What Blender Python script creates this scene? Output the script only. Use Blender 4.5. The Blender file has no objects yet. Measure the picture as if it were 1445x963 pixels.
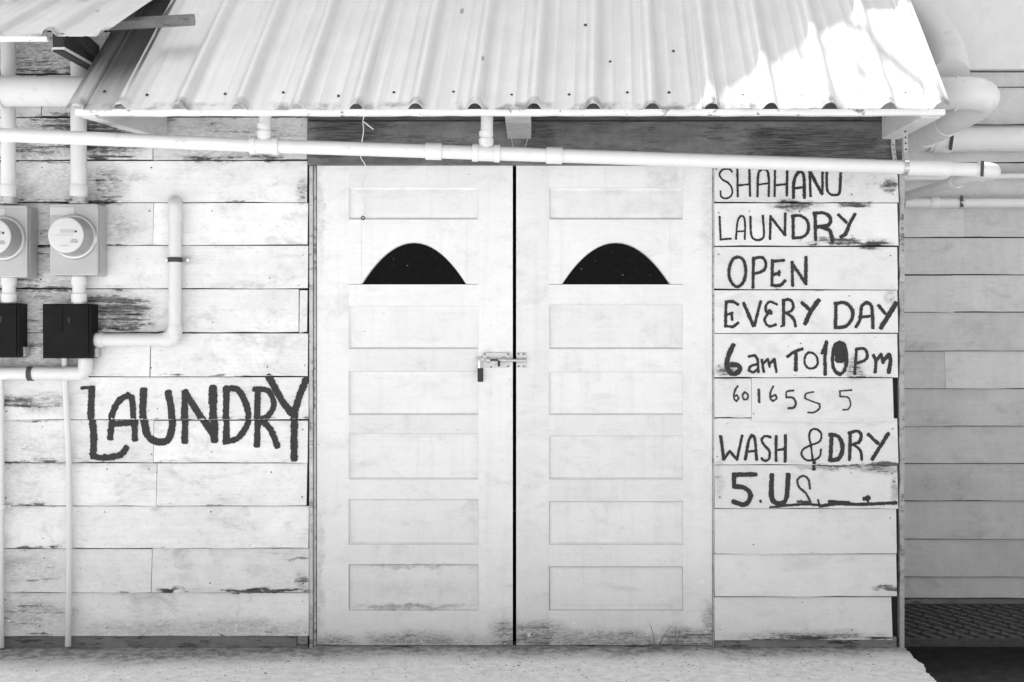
import bpy, math, random
from mathutils import Vector

random.seed(11)
R = math.radians
# ------------------------------------------------------------------ camera
F, D, CX, CY, HC = 1675.0, 5.0, 722.5, 481.5, 1.29     # focal length in photo px, distance to the wall, eye height
sc = bpy.context.scene
cam = bpy.data.cameras.new('camera')
cam.sensor_width = 36.0
cam.lens = F / 1445.0 * 36.0
cam.clip_end = 3000
cam.clip_start = 0.05
cam_o = bpy.data.objects.new('camera', cam)
sc.collection.objects.link(cam_o)
cam_o.location = (0, -D, HC)
cam_o.rotation_euler = (R(90), 0, 0)
sc.camera = cam_o
# ------------------------------------------------------------------ sky and sun
SUN = Vector((-1.0, 1.0, 3.2)).normalized()           # towards the sun: high, behind the building and to the left
elev = math.asin(SUN.z)
azim = math.atan2(SUN.x, SUN.y)
w = bpy.data.worlds.new('World')
sc.world = w
w.use_nodes = True
nt = w.node_tree
nt.nodes.clear()
sky = nt.nodes.new('ShaderNodeTexSky')
sky.sky_type = 'NISHITA'
sky.sun_disc = False
sky.sun_elevation = elev
sky.sun_rotation = azim
sky.air_density = 1.0
sky.dust_density = 2.0
bw = nt.nodes.new('ShaderNodeRGBToBW')                  # black and white film
bg = nt.nodes.new('ShaderNodeBackground')
bg.inputs['Strength'].default_value = 0.14
wo = nt.nodes.new('ShaderNodeOutputWorld')
nt.links.new(sky.outputs[0], bw.inputs[0])
nt.links.new(bw.outputs[0], bg.inputs[0])
nt.links.new(bg.outputs[0], wo.inputs[0])
sl = bpy.data.lights.new('sun', 'SUN')
sl.energy = 4.0
sl.angle = R(0.55)
sun_o = bpy.data.objects.new('sun', sl)
sc.collection.objects.link(sun_o)
sun_o.rotation_euler = SUN.to_track_quat('Z', 'Y').to_euler()
sun_o.location = (3, 6, 9)
sc.view_settings.view_transform = 'Standard'
sc.view_settings.look = 'None'
sc.view_settings.gamma = 1.0
sc.view_settings.exposure = 1.25
sc.cycles.max_bounces = 6
sc.cycles.diffuse_bounces = 4


# ------------------------------------------------------------------ helpers
def P(px, py, y=0.0):
    """photo pixel on the plane at depth y (the front wall is y = 0) -> point"""
    s = (D + y) / F
    return Vector(((px - CX) * s, y, HC + (CY - py) * s))


def PX(px, y=0.0):
    return (px - CX) * (D + y) / F


def PZ(py, y=0.0):
    return HC + (CY - py) * (D + y) / F


ORG = {}


def link(o, parent=None):
    sc.collection.objects.link(o)
    if parent is not None:
        o.parent = parent
    return o


def thing(name, loc, label, cat, group=None):
    o = bpy.data.objects.new(name, None)
    o.empty_display_size = 0.1
    o.location = loc
    link(o)
    ORG[o.name] = Vector(loc)
    o['label'] = label
    o['category'] = cat
    if group:
        o['group'] = group
    return o


def tag(o, label=None, cat=None, group=None, kind=None):
    for k, v in (('label', label), ('category', cat), ('group', group), ('kind', kind)):
        if v:
            o[k] = v
    return o


class MB:
    def __init__(self):
        self.v, self.f, self.uv = [], [], []

    def add(self, vs, fs, uvs=None):
        b = len(self.v)
        self.v += [Vector(p) for p in vs]
        for i, f in enumerate(fs):
            self.f.append([b + k for k in f])
            self.uv.append(uvs[i] if uvs else None)

    def box(self, a, b):
        x0, x1 = sorted((a[0], b[0])); y0, y1 = sorted((a[1], b[1])); z0, z1 = sorted((a[2], b[2]))
        vs = [(x, y, z) for x in (x0, x1) for y in (y0, y1) for z in (z0, z1)]
        self.add(vs, [(0, 1, 3, 2), (4, 6, 7, 5), (0, 4, 5, 1), (2, 3, 7, 6), (0, 2, 6, 4), (1, 5, 7, 3)])
        return self

    def bar(self, p, q, wx, wz, up=(0, 0, 1)):
        """box from p to q, wx across, wz along up"""
        p, q = Vector(p), Vector(q)
        d = (q - p).normalized()
        s = d.cross(Vector(up)).normalized()
        u = s.cross(d).normalized()
        vs = []
        for c in (p, q):
            for (i, j) in ((-1, -1), (1, -1), (1, 1), (-1, 1)):
                vs.append(c + s * (i * wx / 2) + u * (j * wz / 2))
        self.add(vs, [(3, 2, 1, 0), (4, 5, 6, 7), (0, 1, 5, 4), (1, 2, 6, 5), (2, 3, 7, 6), (3, 0, 4, 7)])
        return self

    def tube(self, pts, rad, n=20, caps=True):
        pts = [Vector(p) for p in pts]
        rs = rad if isinstance(rad, (list, tuple)) else [rad] * len(pts)
        rings, ref = [], None
        for i, p in enumerate(pts):
            a = pts[max(i - 1, 0)]; b = pts[min(i + 1, len(pts) - 1)]
            d = (b - a)
            if d.length < 1e-9:
                d = ref_d
            d.normalize(); ref_d = d.copy()
            if ref is None:
                ref = Vector((0, 0, 1)) if abs(d.z) < 0.9 else Vector((1, 0, 0))
            s = (ref - d * ref.dot(d)).normalized()
            ref = s
            t = d.cross(s)
            rings.append([p + (s * math.cos(2 * math.pi * k / n) + t * math.sin(2 * math.pi * k / n)) * rs[i] for k in range(n)])
        vs = [q for r in rings for q in r]
        fs = []
        for i in range(len(rings) - 1):
            for k in range(n):
                k2 = (k + 1) % n
                fs.append((i * n + k, i * n + k2, (i + 1) * n + k2, (i + 1) * n + k))
        if caps:
            fs.append(tuple(reversed(range(n))))
            fs.append(tuple((len(rings) - 1) * n + k for k in range(n)))
        self.add(vs, fs)
        return self

    def prism(self, poly, y0, y1):
        """x-z polygon pulled from y0 (front) to y1"""
        n = len(poly)
        vs = [(x, y0, z) for x, z in poly] + [(x, y1, z) for x, z in poly]
        fs = [tuple(range(n)), tuple(reversed(range(n, 2 * n)))]
        for k in range(n):
            k2 = (k + 1) % n
            fs.append((k, n + k, n + k2, k2))
        self.add(vs, fs)
        return self

    def build(self, name, mat, parent=None, smooth=False, bevel=0, solid=0, origin=None, seg=2):
        lo = Vector((min(p[i] for p in self.v) for i in range(3)))
        hi = Vector((max(p[i] for p in self.v) for i in range(3)))
        o0 = Vector(origin) if origin else Vector(((lo.x + hi.x) / 2, (lo.y + hi.y) / 2, lo.z))
        me = bpy.data.meshes.new(name)
        me.from_pydata([p - o0 for p in self.v], [], self.f)
        if any(u for u in self.uv):
            ul = me.uv_layers.new(name='UVMap')
            li = 0
            for fi, f in enumerate(self.f):
                u = self.uv[fi]
                for k in range(len(f)):
                    ul.data[li].uv = u[k] if u else (0.5, 0.5)
                    li += 1
        me.materials.append(mat)
        me.update()
        if smooth:
            me.shade_smooth()
            try:
                me.set_sharp_from_angle(angle=R(38))
            except Exception:
                pass
        o = bpy.data.objects.new(name, me)
        link(o, parent)
        o.location = o0 - (ORG[parent.name] if parent is not None else Vector((0, 0, 0)))
        ORG[o.name] = o0
        if bevel:
            m = o.modifiers.new('bevel', 'BEVEL'); m.width = bevel; m.segments = seg; m.limit_method = 'ANGLE'
            m.harden_normals = False
        if solid:
            m = o.modifiers.new('solid', 'SOLIDIFY'); m.thickness = solid; m.offset = -1
        return o


def catmull(pts, step):
    pts = [Vector(p) for p in pts]
    if len(pts) == 2:
        n = max(2, int((pts[1] - pts[0]).length / step) + 1)
        return [pts[0].lerp(pts[1], i / (n - 1)) for i in range(n)]
    closed = (pts[0] - pts[-1]).length < 1e-6
    ext = [pts[-2] if closed else pts[0] * 2 - pts[1]] + pts + [pts[1] if closed else pts[-1] * 2 - pts[-2]]
    out = []
    for i in range(1, len(ext) - 2):
        a, b, c, d = ext[i - 1:i + 3]
        n = max(2, int((c - b).length / step))
        for k in range(n):
            t = k / n
            out.append(0.5 * ((2 * b) + (c - a) * t + (2 * a - 5 * b + 4 * c - d) * t * t + (3 * b - a - 3 * c + d) * t ** 3))
    out.append(pts[-1])
    return out


def bend(pts, rad, n=7):
    """polyline with rounded corners"""
    pts = [Vector(p) for p in pts]
    out = [pts[0]]
    for i in range(1, len(pts) - 1):
        a, b, c = pts[i - 1], pts[i], pts[i + 1]
        d1 = (a - b).normalized(); d2 = (c - b).normalized()
        l = min(rad, (a - b).length * 0.48, (c - b).length * 0.48)
        p, q = b + d1 * l, b + d2 * l
        for k in range(n + 1):
            t = k / n
            out.append(p * (1 - t) ** 2 + b * (2 * t * (1 - t)) + q * t * t)
    out.append(pts[-1])
    return out


# ------------------------------------------------------------------ materials (all grey: the photograph is black and white)
class G:
    def __init__(self, name):
        self.m = bpy.data.materials.new(name)
        self.m.use_nodes = True
        self.t = self.m.node_tree
        self.bsdf = self.t.nodes['Principled BSDF']
        g = self.t.nodes.new('ShaderNodeNewGeometry')
        oi = self.t.nodes.new('ShaderNodeObjectInfo')
        self.pos = g.outputs['Position']
        self.rnd = oi.outputs['Random']

    def _in(self, sock, v):
        if v is None:
            return
        if isinstance(v, bpy.types.NodeSocket):
            self.t.links.new(v, sock)
        else:
            sock.default_value = v

    def math(self, op, a, b=None, c=None, clamp=False):
        n = self.t.nodes.new('ShaderNodeMath'); n.operation = op; n.use_clamp = clamp
        for i, v in enumerate((a, b, c)):
            self._in(n.inputs[i], v)
        return n.outputs[0]

    def vec(self, op, a, b=None):
        n = self.t.nodes.new('ShaderNodeVectorMath'); n.operation = op
        self._in(n.inputs[0], a)
        if b is not None:
            self._in(n.inputs[1], b)
        return n.outputs['Value'] if op in ('LENGTH', 'DOT_PRODUCT') else n.outputs[0]

    def shifted(self, k=31.0):
        """position moved by a random amount for each object"""
        c = self.t.nodes.new('ShaderNodeCombineXYZ')
        s = self.math('MULTIPLY', self.rnd, k)
        self._in(c.inputs[0], s); self._in(c.inputs[1], self.math('MULTIPLY', s, 1.7)); self._in(c.inputs[2], self.math('MULTIPLY', s, 2.3))
        return self.vec('ADD', self.pos, c.outputs[0])

    def noise(self, vec, scale, detail=3.0, rough=0.55, sv=None, dist=0.0):
        if sv is not None:
            vec = self.vec('MULTIPLY', vec, sv)
        n = self.t.nodes.new('ShaderNodeTexNoise')
        self._in(n.inputs['Vector'], vec)
        n.inputs['Scale'].default_value = scale
        n.inputs['Detail'].default_value = detail
        n.inputs['Roughness'].default_value = rough
        n.inputs['Distortion'].default_value = dist
        return n.outputs[0]

    def voronoi(self, vec, scale):
        n = self.t.nodes.new('ShaderNodeTexVoronoi')
        self._in(n.inputs['Vector'], vec)
        n.inputs['Scale'].default_value = scale
        return n.outputs['Distance'], n.outputs['Color']

    def ramp(self, v, a, b, lo=0.0, hi=1.0, smooth=True):
        n = self.t.nodes.new('ShaderNodeMapRange')
        n.interpolation_type = 'SMOOTHSTEP' if smooth else 'LINEAR'
        n.clamp = True
        self._in(n.inputs[0], v)
        if a > b:                                   # smoothstep wants a rising range
            a, b, lo, hi = b, a, hi, lo
        n.inputs[1].default_value = a; n.inputs[2].default_value = b
        n.inputs[3].default_value = lo; n.inputs[4].default_value = hi
        return n.outputs[0]

    def mix(self, f, a, b):
        n = self.t.nodes.new('ShaderNodeMix'); n.data_type = 'FLOAT'
        self._in(n.inputs[0], f); self._in(n.inputs[2], a); self._in(n.inputs[3], b)
        return n.outputs[0]

    def uv(self):
        n = self.t.nodes.new('ShaderNodeUVMap')
        s = self.t.nodes.new('ShaderNodeSeparateXYZ')
        self.t.links.new(n.outputs[0], s.inputs[0])
        return s.outputs[0], s.outputs[1]

    def xyz(self, v=None):
        s = self.t.nodes.new('ShaderNodeSeparateXYZ')
        self._in(s.inputs[0], v if v is not None else self.pos)
        return s.outputs

    def blobs(self, spots, wob=0.05):
        """soft stains and painted shade at fixed places on the wall: (px, py, rx_px, ry_px, strength)"""
        d = self.noise(self.pos, 9.0, 7.0, 0.68)
        d2 = self.noise(self.pos, 11.0, 7.0, 0.68, sv=(1, 1, 1.7))
        c = self.t.nodes.new('ShaderNodeCombineXYZ')
        self._in(c.inputs[0], self.math('MULTIPLY_ADD', d, wob * 2.4, -wob * 1.2))
        self._in(c.inputs[2], self.math('MULTIPLY_ADD', d2, wob * 1.6, -wob * 0.8))
        p = self.vec('ADD', self.pos, c.outputs[0])
        acc = None
        for (px, py, rx, ry, s) in spots:
            q = self.vec('SUBTRACT', p, (PX(px), 0, PZ(py)))
            q = self.vec('MULTIPLY', q, (F / D / rx, 0, F / D / ry))
            v = self.ramp(self.vec('LENGTH', q), 1.2, 0.30, 0.0, s)
            acc = v if acc is None else self.math('MAXIMUM', acc, v)
        return acc if acc is not None else 0.0

    def bump(self, h, dist=0.002, strength=0.6):
        n = self.t.nodes.new('ShaderNodeBump')
        n.inputs['Strength'].default_value = strength
        n.inputs['Distance'].default_value = dist
        self._in(n.inputs['Height'], h)
        self.t.links.new(n.outputs[0], self.bsdf.inputs['Normal'])

    def done(self, col, rough=0.6, metal=0.0, spec=0.4):
        self._in(self.bsdf.inputs['Base Color'], col)
        self._in(self.bsdf.inputs['Roughness'], rough)
        self._in(self.bsdf.inputs['Metallic'], metal)
        self.bsdf.inputs['Specular IOR Level'].default_value = spec
        return self.m


def paint_wood(name, base, var=0.10, wood=0.16, wear=0.0, edge=0.5, spots=(), splat=None, vertical=False, dirt=0.30, streak=0.0, soft=0.0):
    g = G(name)
    p = g.shifted()
    sv = (70, 30, 3) if vertical else (3, 30, 70)
    grain = g.noise(p, 1.0, 5.0, 0.62, sv=sv)
    fine = g.noise(p, 1.0, 3.0, 0.6, sv=(260, 90, 9) if vertical else (9, 90, 260))
    blot = g.noise(p, 3.2, 4.0, 0.6)
    blot2 = g.noise(p, 13.0, 5.0, 0.68)
    st = g.blobs(spots) if spots else 0.0
    sm0 = g.noise(p, 1.0, 5.0, 0.7, sv=(14, 30, 130))
    u, v = g.uv()
    # grime that gathers along the edges of each board
    e = g.math('MAXIMUM', g.ramp(v, 0.16, 0.0, 0.0, 1.0), g.ramp(v, 0.90, 1.0, 0.0, 0.8))
    ef = g.math('MULTIPLY', e, g.ramp(g.noise(p, 1.0, 6.0, 0.7, sv=(9, 30, 40)), 0.44, 0.62, 0.0, edge))
    tone = g.math('MULTIPLY_ADD', g.math('SUBTRACT', blot, 0.5), var * 1.6, base)
    tone = g.math('ADD', tone, g.math('MULTIPLY', g.math('SUBTRACT', blot2, 0.5), var * 1.3))
    tone = g.math('ADD', tone, g.math('MULTIPLY', g.math('SUBTRACT', g.rnd, 0.5), var * 0.7))
    tone = g.math('ADD', tone, g.math('MULTIPLY', g.math('SUBTRACT', grain, 0.5), var * 0.8))
    # thin grey grime and any painted shade spots
    gm = g.math('ADD', g.math('MULTIPLY', st, 1.0), g.math('MULTIPLY', ef, 0.6))
    gritty = g.noise(p, 1.0, 6.0, 0.75, sv=(45, 60, 120))
    gm = g.math('MULTIPLY', gm, g.ramp(gritty, 0.38, 0.60, 0.35, 1.0))
    gm = g.math('MULTIPLY', gm, g.ramp(g.math('ADD', blot2, g.math('MULTIPLY', st, 0.35)), 0.34, 0.70))
    tone = g.mix(g.math('MINIMUM', gm, 0.92), tone, dirt)  # dirt is the tone of both the grime and the painted shade
    # paint worn down to dark wood along the grain
    wn = g.math('ADD', g.math('MULTIPLY', grain, 0.7), g.math('MULTIPLY', g.math('ADD', g.math('MULTIPLY', blot2, 0.5), g.math('MULTIPLY', sm0, 0.5)), 0.45))
    wn = g.math('ADD', wn, g.math('MULTIPLY', g.math('ADD', st, ef), 0.33))
    wn = g.math('ADD', wn, g.math('MULTIPLY_ADD', gritty, 0.24, wear - 0.12))
    wm = g.ramp(wn, 0.77 - soft * 0.4, 0.93 + soft * 0.6)
    tone = g.mix(wm, tone, g.ramp(g.math('ADD', g.math('MULTIPLY', fine, 0.6), g.math('MULTIPLY', sm0, 0.4)), 0.36, 0.66, wood * 0.3, wood * 2.6))
    # broad smudges and rubbed patches
    sm = g.noise(p, 1.0, 6.0, 0.7, sv=(5.5, 9, 10), dist=0.6)
    tone = g.math('MULTIPLY', tone, g.ramp(sm, 0.50, 0.74, 1.0, 1.0 - var * 2.0))
    tone = g.math('MULTIPLY', tone, g.ramp(g.noise(p, 1.0, 5.0, 0.75, sv=(40, 60, 90)), 0.52, 0.75, 1.0, 1.0 - var * 1.5))
    # small nicks
    nd, nc = g.voronoi(g.vec('MULTIPLY', p, (1, 1, 2.2)), 11.0)
    nick = g.math('MULTIPLY', g.ramp(nd, 0.07, 0.03), g.ramp(g.xyz(nc)[0], 0.80, 0.84))
    tone = g.mix(g.math('MULTIPLY', nick, 0.6), tone, wood)
    if streak:
        sn = g.noise(p, 1.0, 4.0, 0.6, sv=(28, 10, 1.2))
        tone = g.math('MULTIPLY', tone, g.ramp(sn, 0.48, 0.72, 1.0, 1.0 - streak))
    if splat:
        # flecks of pale paint splashed low on the wall
        z = g.xyz()[2]
        low = g.ramp(z, PZ(splat[0]), PZ(splat[1]), 0.0, 1.0)
        q = g.vec('ADD', g.pos, (3.1, 0, 7.7))
        m = None
        for s, th, cut in ((22.0, 0.16, 0.62), (55.0, 0.20, 0.55), (11.0, 0.10, 0.72)):
            dd, cc = g.voronoi(g.vec('ADD', q, (s, 0, s)), s)
            k = g.math('MULTIPLY', g.ramp(dd, th, th * 0.6), g.ramp(g.xyz(cc)[0], cut, cut + 0.06))
            m = k if m is None else g.math('MAXIMUM', m, k)
        m = g.math('MULTIPLY', m, low)
        tone = g.mix(g.math('MULTIPLY', m, 0.75), tone, 0.80)
    g.bump(g.math('ADD', g.math('MULTIPLY', fine, 0.35), g.math('SUBTRACT', g.math('MULTIPLY', grain, 0.6), g.math('MULTIPLY', wm, 0.7))), 0.0022, 0.5)
    return g.done(tone, 0.68, 0.0, 0.3)


def simple(name, base, var=0.08, rough=0.5, metal=0.0, spec=0.4, scale=14.0, grime=0.0, gtone=0.12, bump=0.0, lo=0.52, hi=0.75):
    g = G(name)
    p = g.shifted()
    a = g.noise(p, scale, 5.0, 0.6)
    b = g.noise(p, scale * 6.0, 3.0, 0.6)
    tone = g.math('ADD', base, g.math('MULTIPLY', g.math('SUBTRACT', a, 0.5), var * 2))
    tone = g.math('ADD', tone, g.math('MULTIPLY', g.math('SUBTRACT', b, 0.5), var * 0.7))
    if grime:
        m = g.ramp(g.math('ADD', g.math('MULTIPLY', a, 0.6), g.math('MULTIPLY', g.noise(p, scale * 2.7, 4.0, 0.65), 0.4)), lo, hi, 0.0, grime)
        tone = g.mix(m, tone, gtone)
    if bump:
        g.bump(g.math('ADD', a, g.math('MULTIPLY', b, 0.4)), bump, 0.6)
    return g.done(tone, rough, metal, spec)


LEFT_SPOTS = [(30, 250, 150, 90, 0.45), (20, 640, 120, 60, 0.4), (150, 425, 75, 14, 0.9), (160, 458, 80, 10, 1.0), (172, 440, 62, 34, 1.0), (120, 440, 60, 30, 0.8), (22, 567, 46, 12, 1.0), (60, 567, 60, 22, 0.6),  # real stains, plus broad patches painting in the awnings' shade
              (150, 262, 40, 40, 0.75), (140, 190, 130, 42, 1.0), (180, 172, 90, 18, 1.0), (330, 222, 130, 9, 0.6), (428, 270, 13, 26, 0.7),
              (45, 805, 75, 42, 0.42), (40, 868, 95, 34, 0.5), (20, 700, 70, 60, 0.35), (375, 833, 75, 4, 1.0),
              (240, 831, 26, 4, 0.9), (425, 820, 10, 20, 0.6), (300, 885, 260, 16, 0.45), (425, 788, 26, 3, 0.9), (165, 250, 60, 12, 0.5),
              (60, 230, 90, 50, 0.45), (10, 400, 130, 130, 0.6), (330, 195, 170, 40, 0.55), (60, 200, 100, 45, 0.75), (70, 90, 120, 70, 0.7), (100, 650, 90, 14, 0.4),
              (160, 320, 55, 30, 0.45), (40, 500, 120, 40, 0.6)]
RIGHT_SPOTS = [(1120, 291, 45, 8, 1.0), (1205, 291, 30, 6, 0.9), (1190, 342, 60, 6, 1.0), (1232, 345, 30, 8, 0.9),
               (1022, 522, 20, 12, 1.0), (1205, 520, 18, 22, 0.7), (1245, 660, 40, 10, 0.8), (1262, 690, 8, 30, 0.7),
               (1180, 660, 70, 5, 0.8), (1255, 262, 18, 16, 0.8), (1110, 285, 20, 6, 0.8), (1140, 898, 140, 12, 0.6),
               (1220, 250, 50, 40, 0.35), (1255, 830, 30, 6, 0.8), (1014, 680, 10, 40, 0.4), (1258, 420, 12, 18, 0.5)]
DOOR_SPOTS = [(470, 908, 60, 16, 0.8), (590, 906, 120, 18, 0.75), (715, 898, 36, 34, 0.85), (760, 897, 56, 26, 0.95),
              (850, 905, 130, 20, 0.85), (970, 905, 60, 26, 0.95), (1000, 885, 12, 45, 0.8), (585, 857, 95, 5, 0.75), (585, 800, 95, 4, 0.5), (590, 832, 90, 16, 0.3),
              (452, 300, 8, 110, 0.4), (452, 820, 7, 140, 0.35), (1000, 300, 16, 90, 0.25), (905, 290, 35, 12, 0.3), (940, 250, 30, 24, 0.3),
              (700, 505, 30, 14, 0.55)]
HEAD_SPOTS = [(500, 175, 60, 30, 1.0), (470, 200, 30, 40, 0.8), (1150, 205, 110, 26, 1.0), (1060, 230, 120, 10, 1.0),
              (1230, 225, 60, 14, 0.9), (650, 215, 60, 18, 0.6), (760, 200, 30, 25, 0.7), (1090, 190, 50, 12, 0.8), (230, 175, 40, 14, 0.8)]

M_LEFT = paint_wood('left_board_paint', 0.71, 0.16, 0.06, 0.0, 0.75, LEFT_SPOTS, splat=(700, 850), dirt=0.20)
M_RIGHT = paint_wood('right_board_paint', 0.70, 0.08, 0.06, 0.0, 0.6, RIGHT_SPOTS, dirt=0.22)
M_DOOR = paint_wood('door_paint', 0.70, 0.08, 0.17, -0.06, 0.12, DOOR_SPOTS, splat=(640, 860), vertical=False, dirt=0.26, streak=0.05)
M_JAMB = paint_wood('worn_jamb_wood', 0.42, 0.2, 0.12, 0.12, 0.5, vertical=True, dirt=0.2)
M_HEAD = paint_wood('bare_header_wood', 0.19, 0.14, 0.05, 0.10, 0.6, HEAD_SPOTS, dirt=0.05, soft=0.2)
M_NEIGH = paint_wood('grey_neighbour_paint', 0.52, 0.12, 0.16, -0.03, 0.5, [(1300, 410, 20, 20, 0.6), (1290, 470, 30, 12, 0.5), (1335, 345, 10, 30, 0.5), (1300, 340, 30, 20, 0.45), (1380, 490, 60, 10, 0.5), (1420, 720, 90, 30, 0.4)], dirt=0.25, streak=0.05)
M_HEADTOP = paint_wood('shaded_header_wood', 0.09, 0.06, 0.03, 0.08, 0.6, dirt=0.03, soft=0.2)  # header wood in a darker tone that paints in the eave shade
M_BASE = paint_wood('dirty_base_board', 0.24, 0.12, 0.07, 0.08, 0.8, dirt=0.08)
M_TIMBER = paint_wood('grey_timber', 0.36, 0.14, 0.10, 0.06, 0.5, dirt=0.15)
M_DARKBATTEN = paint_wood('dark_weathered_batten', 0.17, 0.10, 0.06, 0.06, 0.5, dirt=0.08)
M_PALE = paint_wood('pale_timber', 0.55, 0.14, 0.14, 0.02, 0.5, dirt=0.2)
M_DARKWOOD = simple('shaded_rafter_timber', 0.022, 0.02, 0.8, bump=0.003)  # rafter wood darkened to paint in the shade under the upper sheet
M_PVC = simple('white_plastic_pipe', 0.62, 0.06, 0.45, spec=0.4, scale=8, grime=0.5, gtone=0.3, lo=0.54, hi=0.74)
M_PVC_OLD = simple('stained_plastic_pipe', 0.61, 0.06, 0.5, spec=0.35, scale=7, grime=0.6, gtone=0.25, lo=0.55, hi=0.75)
M_FASCIA = simple('flaking_white_trim', 0.72, 0.10, 0.55, scale=16, grime=0.9, gtone=0.06, lo=0.56, hi=0.64)
M_METERBOX = simple('grey_enamelled_steel', 0.40, 0.07, 0.4, metal=0.2, scale=9, grime=0.3, gtone=0.2)
M_METERFACE = simple('meter_face_white', 0.52, 0.03, 0.45)
M_METERSIDE = simple('meter_drum_grey', 0.27, 0.06, 0.25, spec=0.5)
M_RING = simple('meter_ring_steel', 0.5, 0.05, 0.3, metal=0.7)
M_PRINT = simple('meter_print_grey', 0.33, 0.05, 0.6)
M_BLACKBOX = simple('black_breaker_plastic', 0.006, 0.004, 0.5, spec=0.12, scale=10, grime=0.12, gtone=0.03)
M_BLACK = simple('black_paint_metal', 0.015, 0.005, 0.4)
M_GALV = simple('galvanised_steel', 0.50, 0.12, 0.4, metal=0.6, scale=30, grime=0.7, gtone=0.12, lo=0.5, hi=0.68)
M_CHROME = simple('bright_chrome', 0.85, 0.03, 0.15, metal=1.0)
M_RUST = simple('rusty_steel', 0.06, 0.05, 0.8, metal=0.2, scale=30, bump=0.001)
def pane_mat():
    g = G('black_window_glass')
    d, cc = g.voronoi(g.vec('MULTIPLY', g.pos, (1, 1, 1.3)), 34.0)
    sp = g.math('MULTIPLY', g.ramp(d, 0.11, 0.05), g.ramp(g.xyz(cc)[0], 0.86, 0.90))
    du = g.ramp(g.noise(g.pos, 40.0, 6.0, 0.75), 0.52, 0.78, 0.0, 0.05)
    g.done(g.math('ADD', g.math('ADD', 0.003, g.math('MULTIPLY', sp, 0.25)), g.math('MULTIPLY', du, 0.25)), 0.15, 0.0, 0.08)
    return g.m


M_PANE = pane_mat()
M_GRATE = simple('worn_grate_steel', 0.17, 0.12, 0.6, metal=0.3, scale=25)
M_INSIDE = simple('dark_interior', 0.03, 0.01, 0.9)
M_STRING = simple('pale_string', 0.62, 0.1, 0.8)
M_WEED = simple('dry_grass', 0.22, 0.08, 0.8)
M_STUCCO = simple('white_stucco', 0.62, 0.10, 0.85, scale=4, grime=0.4, gtone=0.35, bump=0.003)
M_UPPER = simple('added_upper_storey_paint', 0.6, 0.06, 0.8)
M_PEBBLE = simple('pebble_grey', 0.20, 0.18, 0.9)


def concrete():
    g = G('worn_concrete')
    p = g.pos
    a = g.noise(p, 3.0, 6.0, 0.65)
    b = g.noise(p, 22.0, 5.0, 0.7)
    c = g.noise(p, 95.0, 5.0, 0.7)
    y = g.xyz()[1]
    x = g.xyz()[0]
    tone = g.math('ADD', 0.79, g.math('MULTIPLY', g.math('SUBTRACT', a, 0.5), 0.25))
    tone = g.math('ADD', tone, g.math('MULTIPLY', g.math('SUBTRACT', b, 0.5), 0.7))
    tone = g.math('ADD', tone, g.math('MULTIPLY', g.math('SUBTRACT', c, 0.5), 0.6))
    # damp dirt washed against the foot of the wall, widest at the left
    reach = g.ramp(x, -2.2, 0.2, 0.34, 0.19)
    yy = g.math('ADD', y, g.math('MULTIPLY', g.math('SUBTRACT', a, 0.5), 0.36))
    yy = g.math('ADD', yy, g.math('MULTIPLY', g.math('SUBTRACT', b, 0.5), 0.16))
    damp = g.ramp(g.math('ADD', yy, reach), -0.05, 0.20)
    damp = g.math('MULTIPLY', damp, g.ramp(b, 0.30, 0.62, 0.45, 1.0))
    tone = g.mix(g.math('MULTIPLY', damp, 0.86), tone, 0.09)
    d, cc = g.voronoi(g.vec('MULTIPLY', p, (1, 1.6, 1)), 26.0)
    speck = g.math('MULTIPLY', g.ramp(d, 0.16, 0.06), g.ramp(g.xyz(cc)[0], 0.72, 0.78))
    tone = g.mix(g.math('MULTIPLY', speck, 0.65), tone, 0.10)
    d, cc = g.voronoi(p, 60.0)
    speck = g.math('MULTIPLY', g.ramp(d, 0.2, 0.1), g.ramp(g.xyz(cc)[1], 0.86, 0.90))
    tone = g.mix(g.math('MULTIPLY', speck, 0.6), tone, 0.75)
    g.bump(g.math('ADD', b, g.math('MULTIPLY', c, 0.5)), 0.004, 0.5)
    return g.done(tone, 0.88, 0.0, 0.2)


def ground_mat():
    g = G('pale_sand')
    a = g.noise(g.pos, 0.6, 6.0, 0.6)
    b = g.noise(g.pos, 30.0, 4.0, 0.7)
    tone = g.math('ADD', 0.58, g.math('MULTIPLY', g.math('SUBTRACT', a, 0.5), 0.2))
    tone = g.math('ADD', tone, g.math('MULTIPLY', g.math('SUBTRACT', b, 0.5), 0.2))
    g.bump(b, 0.01, 0.5)
    return g.done(tone, 0.9, 0.0, 0.2)


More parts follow.
